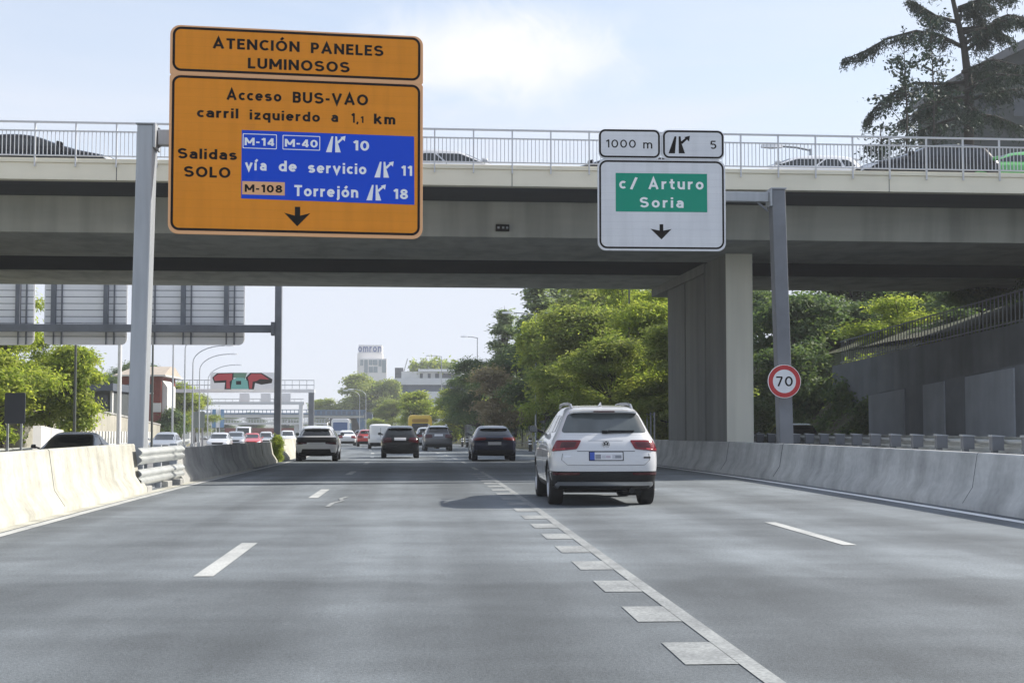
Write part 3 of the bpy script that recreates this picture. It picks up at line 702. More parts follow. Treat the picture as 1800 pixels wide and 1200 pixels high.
# --- pale gantry behind it
YG2 = 215.0
c = at(529, 742, YG2); M_PALE = mat('pale_gantry_paint', (.62,.63,.64), .6)
f2 = thing('pale_gantry', 'thin white gantry seen beneath and behind the graffiti panel', 'gantry', (c.x, YG2, zr(YG2)))
o0 = f2.location; zz = lambda py: at(500, py, YG2).z - o0.z; xx_ = lambda px: at(px, 700, YG2).x - o0.x
MB().box(-.28, .28, -.3, .3, -.4, zz(708)).build('post', M_PALE, f2); MB().box(xx_(330)-.4, xx_(330)+.4, -.3, .3, -.4, zz(708)).build('post', M_PALE, f2)
p = MB(); p.box(xx_(300), .5, -.32, .32, zz(711), zz(706)); p.bar((xx_(300), 0, zz(701)), (.4, 0, zz(701)), .12, .12)
for k in range(20): x = xx_(300)*(1-k/19); p.bar((x, 0, zz(706)), (x, 0, zz(701)), .08, .08)
p.build('beam', M_PALE, f2)

# ------------------------------------------------------------------ barriers and guardrails
def barrier(label, d, face, h, Y0, Y1, m, group=None, step=3):
    """concrete safety barrier: d = foot on the road side, face = +1 if the road lies towards +x"""
    s = -face
    prof = [(0,-.2),(0,.09),(.16,.33),(.245,h-.02),(.265,h),(.42,h),(.44,h-.02),(.52,.33),(.66,.09),(.66,-.2)]
    mb = MB(); rings = []; n = max(1, int((Y1-Y0)/step)); rnd = random.Random(int(Y0*10)+5)
    for i in range(n+1):
        Y = Y0 + (Y1-Y0)*i/n; j = rnd.uniform(-.008, .008)
        rings.append([(cx(Y) + d + s*(a + j), Y, zr(Y) + z) for a, z in prof])
    mb.loft(rings)
    o = mb.build('concrete_barrier', m, smooth=35); Y = Y0 + 4.0
    while Y < min(Y1 - 2, 70):                                   # joints between the cast lengths
        q = MB().loft([[(cx(Y) + d + s*(a - .003 if a < .3 else a + .003), Y+e, zr(Y) + z + (.003 if z > h-.1 else 0)) for a, z in prof[1:-1]] for e in (-.007, .007)]); q.build('joint', M_OVERHANG, o); Y += 6
    return tag(o, label, 'barrier', group)
barrier('sunlit cream concrete barrier along the left edge of the near road', -5.20, 1, .93, -12, 28.5, M_BARRIER)
GB = None
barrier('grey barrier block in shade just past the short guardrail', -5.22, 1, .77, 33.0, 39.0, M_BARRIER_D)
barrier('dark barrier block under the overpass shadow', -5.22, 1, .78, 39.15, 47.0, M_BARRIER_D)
barrier('short sunlit barrier block just beyond the overpass shadow', -5.22, 1, .78, 47.6, 51.3, M_BARRIER)
barrier('short sunlit barrier block beside the green bush', -5.22, 1, .78, 51.7, 55.5, M_BARRIER)
barrier('long pale barrier running away behind the bush and far post', -5.22, 1, .86, 58.5, 260, M_BARRIER, step=6)
barrier('long grey stained concrete barrier along the right edge of the road', 8.36, -1, .86, -12, 58, M_BARRIER_R)
WB = [(0,.0),(.03,.02),(.085,.07),(.085,.11),(.03,.15),(.03,.17),(.085,.21),(.085,.25),(.03,.30),(0,.32)]
def wbeam(mb, d, s, z0, Y0, Y1, step=2.0, th=.012):
    n = max(1, int((Y1-Y0)/step)); rings = []
    for i in range(n+1):
        Y = Y0 + (Y1-Y0)*i/n
        rings.append([(cx(Y)+d+s*a, Y, zr(Y)+z0+z) for a, z in WB] + [(cx(Y)+d+s*(a-th), Y, zr(Y)+z0+z) for a, z in WB[::-1]])
    mb.loft(rings)
gr = thing('guardrail', 'short double steel guardrail between concrete barriers in front of the left post', 'guardrail', (0, 0, 0))
for z0 in (.53, .12):
    p = MB(); wbeam(p, -5.32, 1, z0, 28.2, 33.3, 1.7); p.build('beam', M_RAIL, gr, smooth=50)
for y in (28.9, 30.9, 32.9):
    p = MB(); p.box(-5.50, -5.34, y-.06, y+.06, -.1, .86); p.build('guardrail_post', M_STEEL, gr)
for y, x in ((28.75,-5.28),(31.2,-5.3),(32.3,-5.25)): MB().box(x-.2, x+.1, y-.25, y+.25, -.05, .10).build('footing', M_BARRIER_D, gr, bevel=.02)
gr = thing('guardrail', 'long steel guardrail on block topped posts along the shaded slip road at right', 'guardrail', (0, 0, 0))
p = MB(); wbeam(p, 11.35, 1, .74, 16, 62); p.tube([(11.33, 16, 1.0), (11.33, 62, .8)], .045, 8); p.build('beam', M_RAIL, gr, smooth=50)
y = 17.0; gpm = None
p = MB(); p.box(11.05, 11.15, -.06, .06, -.3, .86); p.box(11.03, 11.26, -.08, .08, .80, 1.06); p.loft([[(11.01,-.10,1.061),(11.28,-.10,1.061),(11.28,.10,1.061),(11.01,.10,1.061)],[(11.01,-.10,1.10),(11.28,-.10,1.075),(11.28,.10,1.075),(11.01,.10,1.10)]], 1)
gpm = p.mesh('guardrail_post', [M_STEEL_D, M_STEEL])
while y < 62: link('guardrail_post', gpm, gr, (0, y, zr(y))); y += 1.5
gr = thing('guardrail', 'steel guardrail on the far left verge behind the oncoming cars', 'guardrail', (0, 0, 0))
p = MB(); wbeam(p, -18.9, 1, OPZ + .42, 20, 200, 4); p.build('beam', M_RAIL, gr, smooth=50)
y = 22.0
gpm = MB().box(-.06, .06, -.06, .06, -.1, .72).mesh('guardrail_post', M_STEEL)
while y < 200: link('guardrail_post', gpm, gr, (cx(y)-18.99, y, zr(y)+OPZ)); y += 4
gr = thing('guardrail', 'guardrail end with white cap beside the overpass pier', 'guardrail', (0, 0, 0))
p = MB(); wbeam(p, 9.75, -1, .52, 56, 88, 3); p.build('beam', M_RAIL, gr, smooth=50)
gpm = MB().box(-.06, .06, -.06, .06, -.1, .84).mesh('guardrail_post', M_STEEL)
for y in range(57, 88, 3): link('guardrail_post', gpm, gr, (cx(y)+9.83, y, zr(y)))
p = MB(); p.lathe([(0,-.02),(.16,-.02),(.16,.02),(0,.02)], c=(0,0,0), axis='z', n=20); o = p.build('end_cap', mat('white_cap', (.8,.8,.78), .4), gr, loc=(9.7, 55.9, zr(56)+.68)); o.rotation_euler = (R(90),0,0)

# bollards on the nose of the right exit lane
bolls = [(813,773,118),(821,772,114),(829,771,110),(838,770,106),(932,775,88),(945,776,84)]
proto = None
M_BOLL = mat('bollard_black', (.02,.02,.022), .5)
for i, (px_, py_, Y) in enumerate(bolls):
    x = at(px_, 742, Y).x
    if proto is None:
        proto = thing('bollard', 'slim black flexible bollard with white bands on the fork of the exit lane', 'bollard', group='bollards between the exit lane and the motorway')
        p = MB(); p.lathe([(0,0),(.14,0),(.13,.03),(.10,.05),(.10,.75),(.08,.80),(0,.80)], axis='z', n=12); p.build('post', M_BOLL, proto, smooth=50)
        for z0 in (.42, .60):
            q = MB(); q.lathe([(.104,z0),(.104,z0+.09)], axis='z', n=12); q.build('band', M_TXTW, proto)
        o = proto
    else: o = copy_tree(proto)
    o.location = (x, Y, zr(Y))

# ------------------------------------------------------------------ right hand walls under the bridge
w = thing('retaining_wall', 'pale panelled retaining wall along the slip road under the overpass', 'wall', (0, 0, 0))
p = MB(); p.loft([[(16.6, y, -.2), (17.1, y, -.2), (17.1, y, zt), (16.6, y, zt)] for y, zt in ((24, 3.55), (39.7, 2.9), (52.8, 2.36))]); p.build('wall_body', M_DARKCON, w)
for y0, y1 in ((26.0,32.0),(33.2,38.6),(39.6,43.2),(45.0,46.9),(48.8,52.7)):
    zt = lambda y: 2.9 - (y-39.7)*.0412
    p = MB(); p.loft([[(16.55, y, .12), (16.62, y, .12), (16.62, y, zt(y)-.06), (16.55, y, zt(y)-.06)] for y in (y0, y1)]); p.build('panel', M_PANELCON, w)
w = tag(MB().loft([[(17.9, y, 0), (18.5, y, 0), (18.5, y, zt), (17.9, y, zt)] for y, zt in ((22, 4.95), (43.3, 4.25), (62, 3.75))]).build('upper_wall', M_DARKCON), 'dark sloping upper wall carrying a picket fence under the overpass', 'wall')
fe = thing('picket_fence', 'tall metal picket fence on top of the dark wall under the overpass', 'fence', (0,0,0))
p = MB(); y = 34.0
q = MB()
while y < 61.8:
    zt = 4.25 - (y-43.3)*.0275; p.box(18.18, 18.208, y-.015, y+.015, zt-.05, zt+1.1); y += .32
p.build('picket', M_STEEL_D, fe)
for dz_ in (.15, 1.05): q.bar((18.2, 34, 4.25+9.3*.0275+dz_), (18.2, 61.8, 4.25-18.5*.0275+dz_), .03, .04)
q.build('rail', M_STEEL_D, fe)

# ------------------------------------------------------------------ vehicles
M_MIRROR = mat('mirror_glass', (.10,.11,.12), .06, .9)
def lerp(a, b, t): return a + (b - a) * t
def body_mesh(S):
    L, W, H = S['L'], S['W'], S['H']; hw = W/2; b = S['belt']; tw = S.get('tw', .72); cl = S.get('clear', .2)
    dk = S.get('deck', .14); rt = S.get('rtop', .36); cw = S.get('cowl', 1.05); wd = S.get('wind', 1.95); hz = S.get('hood', b - .1)
    rs = S.get('rsill', .30); rrf = S.get('rroof', rt + .06)
    # yr, wr, wm, wf, yf, z rear, z mid, z front
    T = [(.30,.80,.82,.80,-.34, cl+.04, cl, cl+.02),
         (.10,.92,.945,.92,-.10, rs, cl+.05, .26),
         (.02,.975,.975,.97,-.02, .48, .42, .44),
         (0,1,1,1,0, .66, .62, .58),
         (.03,.995,.99,.985,-.03, lerp(.66, b, .55), lerp(.62, b, .6), lerp(.58, hz, .6)),
         (.09,.955,.965,.945,-.16, b-.05, b-.03, hz),
         (dk,.885,.895,.86,-cw, S.get('deckz', b+.03), b+.02, S.get('cowlz', b+.03)),
         (rt,tw+.03,tw+.06,tw+.02,-wd, H-.14, H-.11, H-.12),
         (rrf,tw-.08,tw-.06,tw-.08,-wd-.14, H-.05, H-.025, H-.06),
         (rrf+.45,.38,.40,.38,-wd-.5, H-.015, H, H-.02)]
    sides = (.10,.24,.40,.56,.72,.88); rings = []
    for k, (yr, wr, wm, wf, yf, z0, z1, z2) in enumerate(T):
        ya, yb = -L/2 + yr, L/2 + yf; c = S.get('rc', 1.0); cf = S.get('fc', 1.0)
        if k >= 7: c *= .7; cf *= .8
        half = [(0, ya), (.5*wr, ya+.012*c), (.83*wr, ya+.06*c), (.98*wr, ya+.20*c)]
        for t in sides: half.append((lerp(wr, wm, min(1, t/.35)) if t < .5 else lerp(wm, wf, max(0, (t-.6)/.4)), lerp(ya+.2*c, yb-.28*cf, t)))
        half += [(.975*wf, yb-.24*cf), (.80*wf, yb-.09*cf), (.45*wf, yb-.02*cf), (0, yb)]
        pts = []
        for u, y in half:
            t = (y-ya)/(yb-ya)
            z = lerp(z0, z1, smooth01(t/.3)) if t < .3 else (z1 if t < .6 else lerp(z1, z2, smooth01((t-.6)/.4)))
            if k == 5 and t > .6: z += (hz and .0)
            pts.append((u*hw, y, z))
        rings.append(pts)
    n = len(rings[0]); V = []; Fc = []; Mi = []; M = 2*n-2
    for r in rings: V += r + [(-x, y, z) for x, y, z in r[1:-1][::-1]]
    for k in range(len(rings)-1):
        for i in range(M):
            Fc.append((k*M+i, k*M+(i+1) % M, (k+1)*M+(i+1) % M, (k+1)*M+i)); Mi.append(1 if k == 0 else 0)
    for base, flip, mi in ((0, 1, 1), ((len(rings)-1)*M, 0, 0)):
        for i in range(n-1):
            a, b_ = i, i+1; a2, b2 = (M-a) % M, (M-b_) % M
            f = [base+a, base+b_, base+b2, base+a2]; g_ = []
            for q in f:
                if q not in g_: g_.append(q)
            if len(g_) > 2: Fc.append(tuple(g_[::-1] if flip else g_)); Mi.append(mi)
    me = bpy.data.meshes.new('body'); me.from_pydata(V, [], Fc)
    me.polygons.foreach_set('material_index', Mi)
    bm = bmesh.new(); bm.from_mesh(me); bmesh.ops.recalc_face_normals(bm, faces=bm.faces); bm.to_mesh(me); bm.free()
    return me
def car_body(S, paint, name, parent):
    me = body_mesh(S); me.materials.append(paint); me.materials.append(M_PLASTIC)
    o = bpy.data.objects.new('tmp', me); COL.objects.link(o)
    o.modifiers.new('s', 'SUBSURF').levels = 2
    cut = MB(); hw = S['W']/2
    for y in S['axles']:
        for s in (-1, 1): cut.lathe([(0, -.17), (S['R']*1.13, -.17), (S['R']*1.13, .3), (0, .3)], c=(s*(hw-.07) - (.0), y, S['R']), n=28)
    cm = cut.mesh('cut', M_PLASTIC); cm.materials.clear(); cm.materials.append(paint); cm.materials.append(M_PLASTIC)
    bm = bmesh.new(); bm.from_mesh(cm); bmesh.ops.remove_doubles(bm, verts=bm.verts, dist=1e-4); bmesh.ops.recalc_face_normals(bm, faces=bm.faces)
    for f in bm.faces: f.material_index = 1
    bm.to_mesh(cm); bm.free()
    co = bpy.data.objects.new('tmpc', cm); COL.objects.link(co)
    bo = o.modifiers.new('b', 'BOOLEAN'); bo.operation = 'DIFFERENCE'; bo.solver = 'EXACT'; bo.object = co; bo.use_self = True
    dg = bpy.context.evaluated_depsgraph_get(); dg.update()
    out = bpy.data.meshes.new_from_object(o.evaluated_get(dg))
    o.modifiers.remove(bo); dg.update()
    raw = bpy.data.meshes.new_from_object(o.evaluated_get(dg))
    bvh = BVHTree.FromPolygons([v.co.copy() for v in raw.vertices], [tuple(p.vertices) for p in raw.polygons])
    for q in (o, co): bpy.data.objects.remove(q)
    bpy.data.meshes.remove(raw)
    out.name = name
    out.shade_smooth(); out.set_sharp_from_angle(angle=R(42))
    bod = link(name, out, parent)
    return bod, bvh

def patch(bvh, pts, axis, off=.006, rows=12, cols=16, m=0, mb=None, lip=.02):
    """a panel that follows the body: polygon drawn as seen from behind ('r'), front ('f') or a side ('+x', '-x'), laid on the surface, with a lip turned in"""
    mb = mb or MB()
    ws = sorted({round(p[1], 5) for p in pts}); lo_, hi = ws[0], ws[-1]
    lv = sorted(set(ws) | {lo_ + (hi-lo_)*k/rows for k in range(rows+1)})
    lv = [w for i, w in enumerate(lv) if i == 0 or w - lv[i-1] > 1e-4]
    def span(w):
        xs_ = []; n = len(pts)
        for i in range(n):
            (a, b_), (c, d) = pts[i], pts[(i+1) % n]
            if min(b_, d) - 1e-7 <= w <= max(b_, d) + 1e-7:
                if abs(d-b_) < 1e-7: xs_ += [a, c]
                else: xs_.append(a + (c-a)*(w-b_)/(d-b_))
        return (min(xs_), max(xs_)) if xs_ else None
    grid = []
    for w in lv:
        s = span(w)
        if s is None: continue
        row = []
        for k in range(cols+1):
            u = s[0] + (s[1]-s[0])*k/cols
            if axis == 'r': o_, d = Vector((u, -8, w)), Vector((0, 1, 0))
            elif axis == 'f': o_, d = Vector((u, 8, w)), Vector((0, -1, 0))
            elif axis == '+x': o_, d = Vector((8, u, w)), Vector((-1, 0, 0))
            elif axis == '-x': o_, d = Vector((-8, u, w)), Vector((1, 0, 0))
            else: o_, d = Vector((u, w, 8)), Vector((0, 0, -1))
            h = bvh.ray_cast(o_, d)
            if h[0] is None: row.append(None)
            else:
                nn = h[1] if h[1].dot(d) < 0 else -h[1]
                row.append((h[0] + nn*off, h[0] - nn*lip))
        grid.append(row)
    idx = {}
    base = len(mb.v)
    def vid(i, j, q):
        key = (i, j, q)
        if key not in idx: idx[key] = len(mb.v); mb.v.append(tuple(grid[i][j][q]))
        return idx[key]
    nr, nc = len(grid), cols
    for i in range(nr-1):
        for j in range(nc):
            c4 = [(i,j),(i,j+1),(i+1,j+1),(i+1,j)]
            if any(grid[a][b_] is None for a, b_ in c4): continue
            mb.f.append(tuple(vid(a, b_, 0) for a, b_ in c4)); mb.m.append(m)
    edge = [(0, j) for j in range(nc+1)] + [(i, nc) for i in range(1, nr)] + [(nr-1, j) for j in range(nc-1, -1, -1)] + [(i, 0) for i in range(nr-2, 0, -1)]
    for a, b_ in zip(edge, edge[1:] + edge[:1]):
        if grid[a[0]][a[1]] is None or grid[b_[0]][b_[1]] is None: continue
        mb.f.append((vid(*a, 0), vid(*b_, 0), vid(*b_, 1), vid(*a, 1))); mb.m.append(m)
    return mb
def soft(pts, r=.03, n=3):
    """round the corners of a polygon"""
    out = []; k = len(pts)
    for i in range(k):
        p, a, b_ = Vector(pts[i]), Vector(pts[i-1]), Vector(pts[(i+1) % k])
        da, db = (a-p), (b_-p); ra = min(r, da.length*.45); rb = min(r, db.length*.45)
        p0, p1 = p + da.normalized()*ra, p + db.normalized()*rb
        for j in range(n+1):
            t = j/n; q = p0*(1-t)**2 + p*2*t*(1-t) + p1*t*t; out.append((q.x, q.y))
    return out
def mirror(pts): return [(-x, z) for x, z in pts][::-1]
def put(name, bvh, pts, axis, m, parent, r=.03, off=.006, **k):
    mb = patch(bvh, soft(pts, r) if r else pts, axis, off, **k)
    if not mb.f: return None
    return mb.build(name, m, parent, smooth=50)

def wheel(parent, x, y, Rr, wd, s, far=False):
    mb = MB(); prof = [(Rr*.62,-.5),(Rr*.70,-.5),(Rr*.93,-.5),(Rr*.985,-.42),(Rr,-.28),(Rr,.28),(Rr*.985,.42),(Rr*.93,.5),(Rr*.70,.5),(Rr*.62,.5)]
    mb.lathe([(r_, h*wd) for r_, h in prof] + [(Rr*.62, -.5*wd)], c=(x, y, Rr), n=20 if far else 32)
    t = mb.build('wheel', M_RUBBER, parent, smooth=40)
    rm = MB(); fx = x + s*wd*.38
    rm.lathe([(0, s*.02), (Rr*.14, s*.02), (Rr*.16, -s*.02), (Rr*.17, -s*.03)], c=(fx, y, Rr), n=14)
    rm.lathe([(Rr*.56, -s*.02), (Rr*.60, s*.03), (Rr*.66, s*.03), (Rr*.66, -s*.05)], c=(fx, y, Rr), n=24)
    for k in range(5):
        a = 2*math.pi*k/5 + .3
        for da in (-.12, .12):
            rm.bar((fx, y+Rr*.1*math.cos(a), Rr+Rr*.1*math.sin(a)), (fx-s*.005, y+Rr*.6*math.cos(a+da), Rr+Rr*.6*math.sin(a+da)), Rr*.08, .03, up=(1,0,0))
    rm.build('rim', M_RIM, t, smooth=40)
    d = MB(); d.lathe([(0, -s*.05), (Rr*.64, -s*.05)], c=(fx, y, Rr), n=20); d.build('brake_disc', M_PLASTIC, t)

STY = {
 'suv':   dict(L=4.49, W=1.84, H=1.62, belt=1.08, tw=.70, deck=.14, rtop=.40, cowl=1.05, wind=1.9, hood=.98, R=.345, clear=.22, axles=(-1.36, 1.32)),
 'hatch': dict(L=4.10, W=1.76, H=1.49, belt=.97, tw=.66, deck=.16, rtop=.46, cowl=.95, wind=1.75, hood=.86, R=.315, clear=.18, axles=(-1.28, 1.27), rc=1.25),
 'coupe': dict(L=4.45, W=1.85, H=1.48, belt=1.00, tw=.66, deck=.16, rtop=.78, rroof=.95, cowl=1.05, wind=2.0, hood=.90, R=.345, clear=.19, axles=(-1.35, 1.33), rc=1.2),
 'sedan': dict(L=4.65, W=1.80, H=1.43, belt=.93, tw=.64, deck=.52, deckz=1.0, rtop=1.25, rroof=1.45, cowl=1.15, wind=2.0, hood=.80, R=.32, clear=.17, axles=(-1.40, 1.38), rc=1.1),
 'van':   dict(L=4.50, W=1.84, H=1.84, belt=1.05, tw=.84, deck=.08, rtop=.14, rroof=.20, cowl=.8, wind=1.5, hood=.98, R=.31, clear=.18, axles=(-1.30, 1.40), rc=.6),
}
PAINTS = {}
def paint(name, c, rough=.32, metal=.0):
    if name not in PAINTS:
        m = mat('paint_' + name, c, rough, metal, .5 if sum(c) > .2 else .3, .9 if sum(c) > .2 else .2)
        PAINTS[name] = m
    return PAINTS[name]

def car(style, col, name, label, cat, loc, rz, group=None, far=True, **ov):
    S = dict(STY[style]); S.update(ov); L, W, H, b = S['L'], S['W'], S['H'], S['belt']; hw = W/2; tw = S['tw']
    t = thing(name, label, cat, loc, rz, group)
    body, bv = car_body(S, col, 'body', t)
    rt, dk, wd, cw = S['rtop'], S['deck'], S['wind'], S['cowl']
    dz_ = S.get('deckz', b+.03)
    rows, cols = (8, 10) if far else (16, 24)
    kw = dict(rows=rows, cols=cols)
    gl = S.get('glass', M_GLASS); det = not S.get('panel_van')
    # glazing
    if det:
        rw = S.get('rearwin', [(-hw*.80, dz_+.05), (hw*.80, dz_+.05), (hw*(tw-.03), H-.16), (-hw*(tw-.03), H-.16)])
        put('rear_window', bv, rw, 'r', gl, t, .06, **kw)
    put('windscreen', bv, [(-hw*.80, b+.07), (hw*.80, b+.07), (hw*(tw-.05), H-.14), (-hw*(tw-.05), H-.14)], 'f', gl, t, .06, **kw)
    zb, zt = b+.065, H-.17
    yr0, yr1 = -L/2+max(dk, .1)+S.get('dpil', .42), -L/2+rt+S.get('dpil', .42)*.75
    yf0, yf1 = L/2-cw-.36, L/2-wd-.24
    if S.get('panel_van'): yr0 = yr1 = L/2 - wd - 1.0
    m0 = lerp(yr0, yf0, .50); m1 = lerp(yr1, yf1, .46) if not S.get('panel_van') else yr1
    for ax, s in (('+x', 1), ('-x', -1)):
        if S.get('panel_van'):
            put('side_window', bv, [(yr0, zb), (yf0, zb), (yf1, zt), (yr1, zt)], ax, gl, t, .04, **kw)
        else:
            put('side_window', bv, [(m0+.04, zb), (yf0, zb), (yf1, zt), (m1+.04, zt)], ax, gl, t, .05, **kw)
            c0, c1 = lerp(yr0, m0, .32), lerp(yr1, m1, .40)
            put('side_window', bv, [(c0+.02, zb), (m0-.03, zb), (m1-.03, zt), (c1+.02, zt)], ax, gl, t, .04, **kw)
            if style != 'coupe' and style != 'sedan': put('side_window', bv, [(yr0, zb+.02), (c0-.05, zb), (c1-.05, zt), (yr1, zt-.02)], ax, gl, t, .04, **kw)
        for yy in ((m0+.02),): 
            put('door_seam', bv, [(yy-.006, .40), (yy+.006, .40), (yy+.006, zb-.01), (yy-.006, zb-.01)], ax, M_PLASTIC, t, 0, off=.0015, rows=6, cols=1)
        if det and not far:
            for yy in (m0-.25, m0+.75): put('door_handle', bv, [(yy-.1, b-.12), (yy+.1, b-.12), (yy+.1, b-.085), (yy-.1, b-.085)], ax, col, t, .01, off=.03, rows=2, cols=6)
        put('sill_cladding', bv, [(-L/2+.55, S['clear']+.03), (L/2-.55, S['clear']+.03), (L/2-.6, .36), (-L/2+.6, .36)], ax, S.get('clad', M_PLASTIC), t, .02, off=.004, rows=4, cols=20)
        # mirrors
        mm = MB(); yy = yf0+.02; x0 = s*(hw*.93)
        mm.loft([[(s*hw*.98 + s*px_, yy-.07+ (.03 if abs(px_-.13)>.1 else 0), b+.05+pz) for px_, pz in ((.0,.0),(.15,.01),(.175,.07),(.15,.135),(.02,.13))], [(s*hw*.98 + s*px_*.9, yy+.09, b+.06+pz*.8) for px_, pz in ((.02,.0),(.13,.01),(.15,.06),(.13,.11),(.04,.11))]])
        mm.bar((s*hw*.86, yy+.02, b+.06), (s*hw*1.02, yy, b+.10), .05, .05)
        mo = mm.build('mirror', S.get('mirror', col), t, smooth=45, bevel=.015)
        g2 = MB(); g2.add([(s*hw*.98 + s*px_, yy-.078, b+.05+pz) for px_, pz in ((.015,.012),(.142,.02),(.162,.07),(.14,.122),(.03,.118))], [(0,1,2,3,4)]); g2.build('mirror_glass', M_MIRROR, mo)
    # wheels
    for y in S['axles']:
        for s in (-1, 1): wheel(t, s*(hw-.135), y, S['R'], .225, s, far)
    # rear
    tl_ = S.get('tail', [(hw*.42, b-.24), (hw*.93, b-.27), (hw*.86, b-.04), (hw*.46, b-.04)])
    for p_ in (tl_, mirror(tl_)): put('tail_lamp', bv, p_, 'r', S.get('tailmat', M_TAIL), t, .03, off=.012, **kw)
    pz = S.get('plate_z', .80)
    bp__ = S.get('bumper', [(-hw*.86, .27), (hw*.86, .27), (hw*.94, .46), (-hw*.94, .46)])
    put('lower_bumper', bv, bp__, 'r', M_PLASTIC, t, .03, off=.005, rows=rows, cols=cols*3)
    pm = MB(); patch(bv, [(-.26, pz-.06), (.26, pz-.06), (.26, pz+.06), (-.26, pz+.06)], 'r', .012, 4, 8, 0, pm)
    po = pm.build('number_plate', M_PLATE, t)
    if not far:
        fr_ = MB(); patch(bv, [(-.275, pz-.072), (.275, pz-.072), (.275, pz+.072), (-.275, pz+.072)], 'r', .007, 4, 8, 0, fr_); fr_.build('plate_frame', M_PLASTIC, po)
    # front
    fp = MB(); patch(bv, [(-.26, .42), (.26, .42), (.26, .53), (-.26, .53)], 'f', .022, 4, 8, 0, fp); 
    hz = S['hood']
    put('grille', bv, [(-hw*.42, hz-.26), (hw*.42, hz-.26), (hw*.5, hz-.12), (-hw*.5, hz-.12)], 'f', M_PLASTIC, t, .03, **kw)
    put('front_intake', bv, [(-hw*.62, .27), (hw*.62, .27), (hw*.55, hz-.36), (-hw*.55, hz-.36)], 'f', M_PLASTIC, t, .04, **kw)
    hp = [(hw*.54, hz-.25), (hw*.90, hz-.20), (hw*.94, hz-.06), (hw*.60, hz-.13)]
    for p_ in (hp, mirror(hp)): put('headlamp', bv, p_, 'f', M_LAMP, t, .03, off=.01, **kw)
    fp.build('number_plate', M_PLATE, t)
    # exhaust and spoiler
    if style in ('suv', 'hatch', 'coupe') and S.get('spoiler', True):
        y0 = -L/2 + rt; sp_ = MB(); w0 = hw*(tw-.05)
        sp_.loft([[(x, y0-.10+q*.10, H-.125-q*.03), (x, y0-.11+q*.10, H-.098-q*.035), (x, y0+.14, H-.062-q*.04), (x, y0+.2, H-.13-q*.03)] for x, q in ((-w0,1), (-w0*.9,.5), (-w0*.6,.12), (0,0), (w0*.6,.12), (w0*.9,.5), (w0,1))])
        so = sp_.build('spoiler', S.get('spoilmat', col), t, smooth=40)
        br_ = MB(); br_.box(-.17, .17, y0-.118, y0-.10, H-.124, H-.104); br_.build('brake_light', M_TAIL_D, so)
    return t, body, bv, S

def place(px_, Y, lateral_anchor='rear'):
    p = at(px_, 742, Y); return p.x
def road_car(style, col, name, label, cat, px_, Yrear, oncoming=False, z=None, group=None, far=True, **ov):
    S = dict(STY[style]); S.update(ov); Lc = S['L']
    Yc = Yrear + Lc/2
    hd = heading(Yc)
    X = at(px_, 742, Yrear).x + math.sin(-hd)*0 + (cx(Yc) - cx(Yrear))
    rz = -math.atan(hd)*.75 if not oncoming else math.pi - math.atan(hd)*.75
    ov.setdefault('W', STY[style]['W']*.95); ov.setdefault('H', STY[style]['H']*.965)
    return car(style, col, name, label, cat, (X, Yc, (zr(Yc) if z is None else z)), rz, group, far, **ov)

P_WHITE = paint('white', (.56,.57,.59)); P_PEARL = paint('pearl', (.70,.71,.73)); P_BLACK = paint('black', (.010,.011,.013), .2)
P_GREY = paint('grey', (.085,.09,.10), .3, .3); P_NAVY = paint('navy', (.018,.024,.055), .25, .2); P_RED = paint('red', (.50,.035,.03)); P_SILVER = paint('silver', (.42,.44,.46), .3, .5)
P_GREEN = paint('green', (.10,.42,.10)); P_LIGHT = paint('van_white', (.74,.74,.73), .4)

# --- the white crossover ahead, in close view
SX = dict(belt=1.10, H=1.62, tail=[(.46,.91),(.845,.868),(.765,1.045),(.385,1.05)], bumper=[(-.86,.22),(.86,.22),(.915,.56),(-.915,.56)], plate_z=.80, dpil=.5,
          rearwin=[(-.69,1.165),(.69,1.165),(.555,1.475),(-.555,1.475)], deck=.17, rtop=.42, tw=.665, mirror=M_PLASTIC, glass=noisy('tinted_glass', (.045,.055,.058), (.09,.105,.11), (1.6,1,1.2), detail=2, rough=.05, spec=.7))
Yt = 22.9
t, body, bv, S = road_car('suv', P_WHITE, 'crossover_car', 'white crossover with roof rails and square red tail lamps, nearest car ahead', 'car', 1068, Yt, far=False, **SX)
t.rotation_euler.z = R(-.5)
hw = S['W']/2; kw = dict(rows=10, cols=30)
put('rear_window_frame', bv, [(-.70,1.13),(.70,1.13),(.70,1.165),(-.70,1.165)], 'r', P_WHITE, t, 0, off=.002, rows=2, cols=20)
for s in (1, -1):
    a = lambda p_: p_ if s > 0 else mirror(p_)
    put('tail_lamp_inner', bv, a([(.50,.935),(.72,.93),(.69,1.015),(.46,1.02)]), 'r', M_TAIL_D, t, .02, off=.016, rows=6, cols=8)
    put('tail_lamp_strip', bv, a([(.64,.905),(.815,.885),(.805,.905),(.64,.92)]), 'r', mat('tail_lamp_light', (.45,.06,.07), .15), t, 0, off=.018, rows=2, cols=6)
    put('reflector', bv, a([(.42,.505),(.82,.50),(.82,.545),(.42,.545)]), 'r', M_TAIL_D, t, .01, off=.012, rows=3, cols=8)
for ax in ('+x', '-x'):
    put('bumper_corner', bv, [(-2.24,.24),(-1.80,.24),(-1.82,.53),(-2.24,.545)], ax, M_PLASTIC, t, .01, off=.006, rows=14, cols=30)
    put('arch_cladding', bv, [(-.96,.24),(-.90,.24),(-.95,.62),(-1.0,.62)], ax, M_PLASTIC, t, .01, off=.006, rows=6, cols=3)
put('bumper_trim', bv, [(-.74,.34),(.74,.34),(.76,.395),(-.76,.395)], 'r', M_RIM, t, .02, off=.014, rows=3, cols=30)
